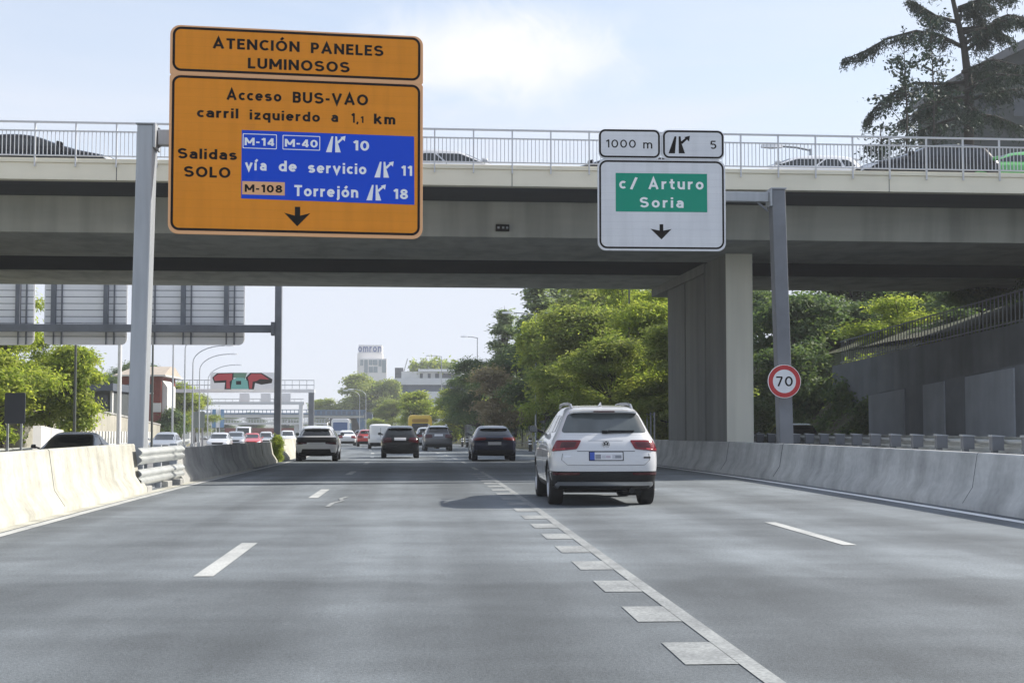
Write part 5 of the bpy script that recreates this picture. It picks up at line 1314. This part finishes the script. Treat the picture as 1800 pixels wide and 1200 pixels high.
# the cedar above the bridge
def cedar():
    Y = 66.0; o = at(1700, 245, Y); o.z -= 6
    t = thing('cedar_tree', 'large dark cedar with level drooping branches behind the bridge at right', 'tree', o)
    P = lambda px_, py_, dy=0: Vector(at(px_, py_, Y)) - o + Vector((0, dy, 0))
    rng = np.random.default_rng(5); tb = MB()
    trunk = [P(1702,400), P(1703,245), P(1703,150), P(1695,85), P(1682,30), P(1668,-30), P(1660,-110)]
    tb.tube(trunk, [.27,.24,.20,.16,.12,.08,.03], 10)
    br_ = [([(1690,82),(1650,62),(1610,55),(1560,68),(1520,90),(1486,104)],0),
           ([(1702,145),(1660,146),(1610,143),(1575,160),(1545,185),(1532,205)],.4),
           ([(1700,88),(1730,62),(1750,35),(1775,24),(1800,26),(1835,45)],.2),
           ([(1694,80),(1725,55),(1760,48),(1785,70)],-1.2),
           ([(1703,150),(1750,135),(1800,112),(1850,105)],.3),
           ([(1703,172),(1660,185),(1610,200),(1570,222)],-.6),
           ([(1703,175),(1750,165),(1800,160),(1850,170)],-.5),
           ([(1685,40),(1650,25),(1630,5),(1615,-10)],.5),
           ([(1680,20),(1715,5),(1745,-15),(1790,-12)],.3),
           ([(1703,200),(1650,215),(1600,235)],.8),([(1703,200),(1760,200),(1820,215)],.6),
           ([(1672,-20),(1640,-35),(1605,-30)],.2),([(1670,-30),(1710,-50),(1750,-48)],-.2)]
    for k in range(9):
        px0 = 1700; py0 = rng.uniform(-60, 215); a = rng.uniform(0, 6.28); L = (py0+130)/330*130*rng.uniform(.6,1)
        br_.append(([(px0-(235-py0)*.07, py0), (px0+math.cos(a)*L*.5, py0-8), (px0+math.cos(a)*L, py0+16)], math.sin(a)*L/38))
    C=[]; No=[]; Al=[]; S=[]; T=[]
    for pts, dy in br_:
        Q = [P(x, y, dy*k/(len(pts)-1)*2.2) for k, (x, y) in enumerate(pts)]
        fine_ = []
        for a, b in zip(Q, Q[1:]):
            for j in range(8): fine_.append(a.lerp(b, j/8))
        fine_.append(Q[-1]); m = len(fine_)
        tb.tube(fine_[::2] + ([fine_[-1]] if m % 2 == 0 else []), list(np.linspace(.10, .015, len(fine_[::2]) + (1 if m % 2 == 0 else 0))), 6)
        for k, q in enumerate(fine_):
            f = k/m
            if f < .12: continue
            d = (fine_[min(m-1,k+1)] - fine_[max(0,k-1)]).normalized(); side = d.cross(Vector((0,0,1))).normalized()
            for _ in range(5):                      # side shoots with hanging sprays
                if rng.uniform() < .40: continue
                sgn = rng.choice([-1,1]); L = rng.uniform(.25, 1.05)*(1.15-.75*f); dv = (side*sgn*rng.uniform(.3,1) + d*rng.uniform(-.1,.9) + Vector((0,0,rng.uniform(-.55,.15)))).normalized()
                e = q + dv*L + Vector((0,0,-.18*L)); tb.tube([q, q.lerp(e,.5)+Vector((0,0,.04)), e], [.016,.011,.005], 4, cap=False)
                tone = rng.uniform(0,1)
                for _j in range(int(9+24*L)):
                    s_ = rng.uniform(.1,1); c = q.lerp(e, s_) + Vector((rng.normal()*.07, rng.normal()*.07, -abs(rng.normal())*.24*(.5+L)))
                    C.append(c); No.append(rng.normal(size=3)+np.array([0,0,.4])); Al.append(np.array(dv)*.5+rng.normal(size=3)*.5+np.array([0,0,-.7])); S.append(rng.uniform(.07,.15)); T.append(min(1,max(0,tone+rng.normal()*.2)))
    tb.build('trunk', M_BARK, t, smooth=60)
    link('crown', leaf_mesh('crown', np.array([tuple(c) for c in C]), np.array(No), np.array(S), .22, np.array(T), L_CEDAR, np.array(Al)), t)
cedar()
def sapling(label, px_, py_, Y, base, seed, w, n=26):
    o = at(px_, 320, Y); top = at(px_, py_, Y).z - o.z
    t = thing('sapling_tree', label, 'tree', o); rng = np.random.default_rng(seed); tb = MB(); tb.tube([(0,0,-3.5),(.1,0,top*.5),(0,0,top)], [.07,.04,.01], 6)
    C=[]; S=[]; T=[]
    for k in range(n):
        z = top*rng.uniform(.05,1); a = rng.uniform(0,6.28); L = w*rng.uniform(.3,1)*(1.15-z/top*.7)
        p = Vector((0,0,z)); e = p + Vector((math.cos(a)*L, math.sin(a)*L, L*rng.uniform(-.15,.6))); tb.tube([p, p.lerp(e,.6)+Vector((0,0,.1)), e], [.02,.012,.005], 4)
        for j in range(int(16*L)+6):
            q = p.lerp(e, rng.uniform(.25,1.05)); C.append((q.x+rng.normal()*.12, q.y+rng.normal()*.12, q.z+rng.normal()*.1-.05)); S.append(rng.uniform(.06,.13)); T.append(rng.uniform(0,1))
    tb.build('trunk', M_BARK, t); link('crown', leaf_mesh('crown', np.array(C), rng.normal(size=(len(C),3)), np.array(S), .55, np.array(T), L_CEDAR, seed=seed), t)
sapling('thin sparse tree with scattered leaves behind the railing left of the cedar', 1592, 72, 60, 5, 3, 2.4, 46)
sapling('low sparse sapling behind the railing above the black bridge car', 1548, 218, 59, 5, 8, 1.5, 20)
sapling('thin sparse tree with scattered leaves growing up to the cedar trunk', 1640, 30, 62, 5, 15, 2.0, 44)

# ------------------------------------------------------------------ buildings
M_BRICK = noisy('red_brick', (.22,.055,.04), (.17,.045,.035), (3,3,8), rough=.9, streak=((.5,.5,6), .1))
M_TILE = noisy('roof_tile', (.44,.385,.32), (.36,.31,.26), (2,2,5), rough=.9)
M_SLATE = noisy('grey_roof', (.16,.165,.18), (.13,.135,.15), (.5,.5,2), rough=.8)
M_DARKWALL = noisy('dark_facade', (.06,.07,.072), (.045,.053,.055), (.4,.4,.8), rough=.8)
M_RENDER = noisy('pale_render', (.62,.62,.60), (.54,.54,.53), (.3,.3,.4), rough=.9)
M_OFFICE = noisy('office_cladding', (.74,.75,.77), (.66,.67,.70), (.3,.3,1.5), rough=.6)
M_OFFGLASS = noisy('office_glass', (.05,.08,.13), (.10,.14,.20), (.3,1,.15), rough=.15)
M_SLAB = mat('dark_window', (.04,.05,.065), .2)
M_TOWER = noisy('tower_cladding', (.86,.83,.81), (.80,.78,.76), (.2,.2,.4), rough=.8)
M_STEELB = noisy('bridge_blue_paint', (.10,.19,.31), (.08,.15,.25), (.3,.3,.8), rough=.6)

def wpt(o, px_, py_, Y): p = at(px_, py_, Y); return p.x - o.x, p.z - o.z
# office block
Y = 345; o = Vector((at(748, 742, Y).x, Y, zr(Y)))
t = thing('office_building', 'modern white office block with dark window band and roof garden', 'building', o)
X = lambda px_: wpt(o, px_, 700, Y)[0]; Z = lambda py_: wpt(o, 740, py_, Y)[1]
p = MB(); p.box(X(693), X(830), 0, 22, 0, Z(690)); p.build('lower_storey', M_OFFICE, t)
p = MB(); p.box(X(698), X(830), .8, 22, Z(690), Z(676)); p.build('window_band', M_OFFGLASS, t)
p = MB(); p.box(X(693), X(830), -.4, 22, Z(676), Z(664.5)); p.build('parapet', M_OFFICE, t)
p = MB(); p.box(X(693), X(701), -.3, .79, Z(690), Z(676)); p.box(X(746), X(776), -.6, -.01, Z(701), Z(688)); p.build('pier_panel', M_OFFICE, t)
p = MB(); p.box(X(705), X(812), 3, 22, Z(664.5), Z(652)); p.build('set_back_storey', M_RENDER, t)
p = MB(); p.box(X(735), X(830), 1.5, 22, Z(652), Z(648)); p.build('roof_slab', M_OFFICE, t)
for a, b in ((738,743),(752,757),(765,772),(777,808)): MB().box(X(a), X(b), 2.9, 2.99, Z(664), Z(655.5)).build('window', M_SLAB, t)
p = MB(); p.box(X(693), X(708), 8, 20, Z(664.5), Z(644)); p.build('plant_room', M_SLATE, t)
for a, b in ((706,716),(738,743),(745,750)): MB().bar((X(a), 4, Z(664)), (X(b), 4, Z(629)), .22, .22).build('mast', M_RENDER, t)
for k, (pa, pw, top) in enumerate(((728,12,641),(745,12,634),(762,14,630),(778,13,637),(795,14,640))):
    rng = np.random.default_rng(200+k); n = 500
    C = rng.normal(size=(n,3))*np.array([pw*.045, 1.0, .8]) + np.array([X(pa), 5, (Z(650)+Z(top))/2])
    link('roof_garden_foliage', leaf_mesh('foliage', C, rng.normal(size=(n,3))+np.array([0,-.3,.6]), rng.uniform(.25,.5,n), .5, rng.uniform(0,1,n), L_BRIGHT, seed=k), t)
# lettered tower
Y = 450; o = Vector((at(655, 742, Y).x, Y, zr(Y)))
t = thing('office_tower', 'pale tower block with large lettering along its top, far away', 'building', o)
X = lambda px_: wpt(o, px_, 640, Y)[0]; Z = lambda py_: wpt(o, 655, py_, Y)[1]
p = MB(); p.box(X(628), X(672), 0, 14, 0, Z(620)); p.box(X(630), X(671), .5, 14, Z(620), Z(606)); p.build('tower_body', M_TOWER, t)
p = MB(); p.box(X(633), X(680), -3, -.01, 0, Z(631)); p.build('lower_block', M_TOWER, t)
for k, (a, b, c, d) in enumerate(((634,639,633,643),(641,647,633,655),(649,655,633,642),(656,664,633,642),(666,671,633,644),(672,679,633,655),(649,656,645,655),(657,664,645,655))):
    p = MB(); p.box(X(a), X(b), -3.12, -3.01, Z(d), Z(c)); p.build('window', mat('tower_window', (.30,.35,.38), .3), t)
vs, fs = text_geo('omron', .085); a, b = min(v[0] for v in vs), max(v[0] for v in vs); hh = max(v[2] for v in vs)
p = MB(); p.add([(X(629.5) + (v[0]-a)/(b-a)*(X(670.5)-X(629.5)), -.3+v[1]*10, Z(618.5) + v[2]/hh*(Z(609)-Z(618.5))) for v in vs], fs); p.build('lettering', mat('tower_letter', (.12,.16,.34), .5), t)
# brick house and pavilion on the left
Y = 140; o = Vector((at(250, 742, Y).x, Y, zr(Y)))
t = thing('brick_house', 'red brick house with pale hipped tile roof behind the left post', 'house', o)
X = lambda px_: wpt(o, px_, 700, Y)[0]; Z = lambda py_: wpt(o, 250, py_, Y)[1]
p = MB(); p.box(X(214), X(283), 0, 8, 0, Z(660)); p.build('wall', M_BRICK, t)
p = MB(); p.loft([[(X(203), -.9, Z(659)), (X(292), -.9, Z(659)), (X(292), 8.9, Z(659)), (X(203), 8.9, Z(659))], [(X(226), 3, Z(642)), (X(290), 3, Z(642)), (X(290), 5.5, Z(642)), (X(226), 5.5, Z(642))]]); rf = p.build('roof', M_TILE, t)
p = MB(); p.box(X(201), X(294), -1.1, 9.1, Z(661.5), Z(659)-.01); p.build('eave', M_RENDER, rf)
p = MB(); p.box(X(268), X(283.5), -.06, -.005, Z(724), Z(708)); p.build('garage_door', M_RENDER, t)
p = MB(); p.loft([[(X(284), y, 0), (X(293), y, 0), (X(293), y, Z(680)), (X(284), y, Z(668))] for y in (.3, 5)]); p.build('side_wing', M_RENDER, t)
for a, b in ((222,228),(243,250),(262,268)):
    p = MB(); p.box(X(a), X(b), -.05, -.003, Z(690), Z(675)); w = p.build('window', M_SLAB, t); q = MB(); q.box(X(a)-.12, X(b)+.12, -.12, -.051, Z(692), Z(690)); q.build('sill', M_RENDER, w)
Y = 112; o = Vector((at(177, 742, Y).x, Y, zr(Y)))
t = thing('dark_pavilion', 'low dark flat roofed pavilion beside the leafy trees on the left', 'building', o)
X = lambda px_: wpt(o, px_, 700, Y)[0]; Z = lambda py_: wpt(o, 177, py_, Y)[1]
p = MB(); p.box(X(148), X(199), 0, 6, 0, Z(687)); p.build('wall', M_DARKWALL, t)
p = MB(); p.box(X(142), X(204), -1.2, 7, Z(687), Z(674)); p.build('roof', mat('pavilion_roof', (.07,.085,.11), .6), t)
p = MB(); p.box(X(196), X(199.5), -.4, -.005, 0, Z(687)); p.build('corner_post', M_RENDER, t)
p = MB(); p.box(X(160), X(190), -.06, -.003, Z(720), Z(695)); p.build('window', M_SLAB, t)
# villa at the upper right
Y = 92; o = Vector((at(1760, 742, Y).x, Y, 6))
t = thing('slate_roofed_house', 'tall dark house with steep grey roof behind the cedar', 'house', o)
X = lambda px_: wpt(o, px_, 150, Y)[0]; Z = lambda py_: wpt(o, 1760, py_, Y)[1]
p = MB(); p.prism([(X(1696),0),(X(2150),0),(X(2150),Z(125)),(X(1696),Z(125))], 0, 9); p.build('wall', M_DARKWALL, t)
p = MB(); p.loft([[(X(1675), -.5, Z(150)), (X(1675), 9.5, Z(150)), (X(1675), 9.5, Z(138)), (X(1675), -.5, Z(138))],[(X(1880), -.5, Z(44)), (X(1880), 9.5, Z(44)), (X(1880), 9.5, Z(26)), (X(1880), -.5, Z(26))],[(X(2170), -.5, Z(150)), (X(2170), 9.5, Z(150)), (X(2170), 9.5, Z(138)), (X(2170), -.5, Z(138))]]); p.build('roof', M_SLATE, t)
p = MB(); p.prism([(X(1696),Z(125.02)),(X(2150),Z(125.02)),(X(1880),Z(46))], .3, 8.7); p.build('gable', M_DARKWALL, t)
for a in (1720, 1780, 1840):
    p = MB(); p.box(X(a), X(a+34), -.06, -.003, Z(205), Z(165)); p.build('window', M_SLAB, t)

# ------------------------------------------------------------------ far blue bridge
Y = 300; o = Vector((at(640, 742, Y).x, Y, zr(Y)))
t = thing('blue_bridge', 'low blue steel road bridge across the motorway in the far distance', 'bridge', o)
X = lambda px_: wpt(o, px_, 730, Y)[0]; Z = lambda py_: wpt(o, 600, py_, Y)[1]
p = MB(); p.box(X(300), X(640), 0, 10, Z(734), Z(728)); p.build('deck', M_RENDER, t)
p = MB(); p.box(X(545), X(640), -.3, -.01, Z(730), Z(720)); p.box(X(545), X(640), 10.01, 10.2, Z(730), Z(720)); p.build('parapet', M_STEELB, t)
p = MB()
k = 548
while k < 640: p.box(X(k), X(k+6), -.36, -.301, Z(728.5), Z(722)); k += 9
p.build('parapet_panel', M_OFFGLASS, t)
p = MB(); p.box(X(300), X(545), -.2, -.05, Z(728), Z(725.5)); p.bar((X(300), -.1, Z(720)), (X(545), -.1, Z(720)), .15, .15)
k = 300
while k < 545: p.box(X(k), X(k)+.12, -.16, -.04, Z(725.5), Z(720)); k += 7
p.build('railing', M_STEELB, t)
p = MB(); p.prism([(X(626),Z(734)-.002),(X(641),Z(734)-.002),(X(652),-.5),(X(640),-.5)], .3, 9.7); p.build('raking_pier', M_STEELB, t)
p = MB(); p.box(X(640), X(654), .5, 9.5, -.5, Z(724)); p.build('abutment', mat('abutment_blue', (.06,.09,.14), .8), t)
p = MB(); p.box(X(575), X(634), 9, 9.9, -.3, Z(734)-.01); p.build('rear_wall', M_DARKCON, t)
Y = 262; o = Vector((at(470, 742, Y).x, Y, zr(Y)))
t = thing('pale_footbridge', 'pale slender footbridge far off over the oncoming lanes', 'bridge', o)
X = lambda px_: wpt(o, px_, 740, Y)[0]; Z = lambda py_: wpt(o, 470, py_, Y)[1]
p = MB(); p.box(X(340), X(575), 0, 3, Z(746), Z(742)); p.build('deck', M_RENDER, t)
p = MB()
for y in (739, 736.5): p.bar((X(340), .1, Z(y)), (X(575), .1, Z(y)), .1, .1)
k = 340
while k < 575: p.box(X(k), X(k)+.1, .05, .15, Z(742), Z(736.5)); k += 5
p.build('railing', M_PALE, t)
for k in (345, 520, 572): MB().box(X(k)-.35, X(k)+.35, .6, 2.4, -.4, Z(746)-.002).build('pier', M_RENDER, t)
w = tag(MB().box(at(395,742,286).x, at(545,742,286).x, 286, 287, zr(286)-.3, at(470,752,286).z).build('brick_wall', M_BRICK), 'low reddish wall closing the view under the far bridges', 'wall')

# ------------------------------------------------------------------ left verge
w = thing('boundary_wall', 'long grey concrete boundary wall stepping down along the left verge', 'wall', (0,0,0))
p = MB(); p.loft([[(cx(y)+x, y, zr(y)-.5), (cx(y)+x+.35, y, zr(y)-.5), (cx(y)+x+.35, y, zt), (cx(y)+x, y, zt)] for x, y, zt in ((-20.6, 76, 2.55), (-20.4, 90, 2.35), (-20.2, 110, 1.75), (-20, 135, 1.1), (-20, 175, .3))]); p.build('wall_body', M_WALL, w)
p = MB(); p.loft([[(cx(y)+x-.06, y, zt+.003), (cx(y)+x+.41, y, zt+.003), (cx(y)+x+.41, y, zt+.12), (cx(y)+x-.06, y, zt+.12)] for x, y, zt in ((-20.6, 76, 2.55), (-20.4, 90, 2.35), (-20.2, 110, 1.75), (-20, 135, 1.1), (-20, 175, .3))]); p.build('coping', M_BARRIER_D, w)
w = tag(MB().loft([[(x, y, zr(y)-.6), (x+.3, y+.3, zr(y)-.6), (x+.3, y+.3, z1), (x, y, z1)] for x, y, z1 in ((at(58,742,68).x, 68, at(58,748,68).z), (at(100,742,75).x, 75, at(100,756,75).z))]).build('white_wall', M_RENDER), 'short bright white garden wall behind the black oncoming car', 'wall')
fe = thing('white_fence', 'row of white pickets behind the oncoming car and left post', 'fence', (0,0,0))
pk = MB().box(-.035, .035, -.22, .22, -.3, 1.25).mesh('picket', M_RENDER)
for k in range(34):
    y = 84 + k*1.25; link('picket', pk, fe, (cx(y)-19.31, y, zr(y)))
p = MB(); p.bar((cx(84)-19.4, 84, zr(84)+.5), (cx(125)-19.4, 125, zr(125)+.5), .05, .1); p.build('rail', M_RENDER, fe)
# dark board on two posts, left edge
Y = 60; o = Vector((at(28, 742, Y).x, Y, zr(Y)-.3))
t = thing('dark_board', 'dark back of a rectangular sign on two thin posts at the left edge', 'road sign', o)
X = lambda px_: wpt(o, px_, 720, Y)[0]; Z = lambda py_: wpt(o, 28, py_, Y)[1]
p = MB(); p.prism(rrect(X(8), X(44), Z(744), Z(690), .06), 0, .05); p.build('panel', mat('board_back', (.07,.08,.10), .6), t)
for px_ in (13, 37):
    p = MB(); p.box(X(px_)-.04, X(px_)+.04, .051, .13, -.3, Z(692)); p.build('post', M_STEEL, t)
Y = 150; o = Vector((at(352, 742, Y).x, Y, zr(Y)))
t = thing('road_sign_back', 'grey green back of a roadside panel below the far gantry', 'road sign', o)
X = lambda px_: wpt(o, px_, 720, Y)[0]; Z = lambda py_: wpt(o, 352, py_, Y)[1]
p = MB(); p.prism(rrect(X(337), X(360), Z(752), Z(723), .1), 0, .06); p.build('panel', mat('panel_back_green', (.20,.26,.24), .6), t)
for k in (341, 356): MB().box(X(k)-.08, X(k)+.08, .061, .2, -.3, Z(724)).build('post', M_STEEL, t)
for px_, c in ((372,(.10,.25,.45)),(380,(.75,.77,.80)),(386,(.16,.30,.50))):
    Y = 235; o = Vector((at(px_, 742, Y).x, Y, zr(Y)))
    t = thing('banner_flag', {372:'light blue upright banner far left under the gantries',380:'white upright banner between two blue banners',386:'darker blue upright banner right of the white one'}[px_], 'flag', o)
    zt = at(px_, 719, Y).z - o.z; p = MB(); p.tube([(0,0,-.3),(0,0,zt+.2)], .06, 6); p.build('pole', M_PALE, t)
    p = MB(); p.loft([[(x, .07*math.sin(x*3), zt-2.9), (x, .07*math.sin(x*3)+.02, zt-2.9), (x, .1*math.sin(x*3+1)+.02, zt), (x, .1*math.sin(x*3+1), zt)] for x in (.07,.3,.5,.7)]); p.build('cloth', mat('banner_'+str(px_), c, .8), t)

# ------------------------------------------------------------------ lamp posts
def lamp(label, px_, Y, py_top, arm, dirn, m=M_STEEL, curved=True, base=None, rad=.075):
    o = Vector((at(px_, 742, Y).x, Y, zr(Y) + (base or 0))); h = at(px_, py_top, Y).z - o.z
    t = thing('lamp_post', label, 'street lamp', o)
    p = MB(); p.tube([(0,0,-.4),(0,0,h*.5),(0,0,h - (arm*.55 if curved else 0))], [rad, rad*.8, rad*.6], 8); p.box(-.14,.14,-.14,.14,-.4,.25); po = p.build('pole', m, t, smooth=60)
    p = MB()
    if curved: pts = [(dirn*arm*(1-math.cos(a)), 0, h - arm*.55 + arm*.55*math.sin(a)) for a in np.linspace(0, math.pi/2, 9)]
    else: pts = [(0,0,h-.05),(dirn*arm*.5,0,h+.05),(dirn*arm,0,h+.08)]
    p.tube(pts, rad*.55, 6); p.build('arm', m, t, smooth=60)
    e = pts[-1]; p = MB(); x0, x1 = sorted((e[0], e[0]+dirn*.75))
    p.loft([[(x0,-.08,e[2]-.05),(x0,.08,e[2]-.05),(x0,.06,e[2]+.05),(x0,-.06,e[2]+.05)],[((x0+x1)/2,-.16,e[2]-.07),((x0+x1)/2,.16,e[2]-.07),((x0+x1)/2,.10,e[2]+.07),((x0+x1)/2,-.10,e[2]+.07)],[(x1,-.08,e[2]-.05),(x1,.08,e[2]-.05),(x1,.05,e[2]+.04),(x1,-.05,e[2]+.04)]])
    p.build('lamp_head', M_ALU, t, smooth=40)
    return t
M_POLED = mat('lamp_post_dark', (.07,.08,.075), .6)
lamp('dark lamp post in front of the leafy trees on the left', 131, 68, 440, 1.8, 1, M_POLED, base=OPZ)
lamp('pale thick lamp post just left of the orange sign post', 209, 72, 430, 1.8, 1, M_PALE, base=OPZ, rad=.12)
lamp('thin lamp post just right of the orange sign post', 267, 86, 480, 1.8, 1, M_POLED)
lamp('thin straight lamp post between the brick house and far gantry', 303, 100, 560, 1.8, 1, M_STEEL)
lamp('thin lamp post with arm hidden by the sign backs', 324, 112, 590, 1.8, 1, M_STEEL)
lamp('curved lamp post, tallest of the three bending right', 338, 122, 607, 2.6, 1, M_STEEL)
lamp('curved lamp post, middle one of the three bending right', 350, 140, 622, 2.8, 1, M_STEEL)
lamp('curved lamp post, lowest of the three bending right', 365, 165, 641, 3.0, 1, M_STEEL)
lamp('lamp post with short arm above the dark trees at right', 839, 150, 593, 1.0, -1, M_STEEL, curved=False)
lamp('lamp post with short arm over the office block', 776, 215, 626, 1.6, -1, M_STEEL, curved=False)
lamp('curved lamp post in front of the large rounded tree, right one', 643, 190, 684, 1.6, -1, M_STEEL, rad=.06)
lamp('curved lamp post in front of the large rounded tree, left one', 632, 225, 686, 1.8, -1, M_STEEL, rad=.06)
lamp('thin dark pole in front of the bright trees right of centre', 1107, 70, 470, 1.5, -1, M_POLED, base=.3, rad=.07)
lamp('thin lamp post half hidden by the yellowish green tree', 942, 92, 552, 1.4, -1, M_STEEL, base=.3, curved=False)
t = lamp('double armed lamp rising behind the white car on the bridge', 1430, 50, 262, 1.0, -1, M_STEEL, base=8.1, curved=False)
# picket fence along the right bank
fe = thing('bank_fence', 'tall dark picket fence along the foot of the right bank', 'fence', (0,0,0))
p = MB(); q = MB(); y = 62.0
while y < 150:
    z = zr(y); p.box(cx(y)+10.23, cx(y)+10.29, y-.025, y+.025, z-.2, z+2.0); y += .9
y = 62.0
while y < 150:
    for dz_ in (.35, 1.9): q.bar((cx(y)+10.26, y, zr(y)+dz_), (cx(y+4)+10.26, y+4, zr(y+4)+dz_), .04, .05)
    y += 4
p.build('picket', M_STEEL, fe); q.build('rail', M_STEEL_D, fe)

# ------------------------------------------------------------------ hazy air
M_HAZE = bpy.data.materials.new('haze'); M_HAZE.use_nodes = True; t_ = M_HAZE.node_tree; t_.nodes.clear()
ho = N(t_, 'ShaderNodeOutputMaterial'); pv = N(t_, 'ShaderNodeVolumePrincipled'); pv.inputs['Color'].default_value = (.93, .96, 1, 1); pv.inputs['Density'].default_value = HAZE; pv.inputs['Anisotropy'].default_value = .2
t_.links.new(pv.outputs[0], ho.inputs['Volume'])
if HAZE: tag(MB().box(-2600, 2600, -320, 5100, -4.5, 40).build('haze', M_HAZE), kind='stuff')
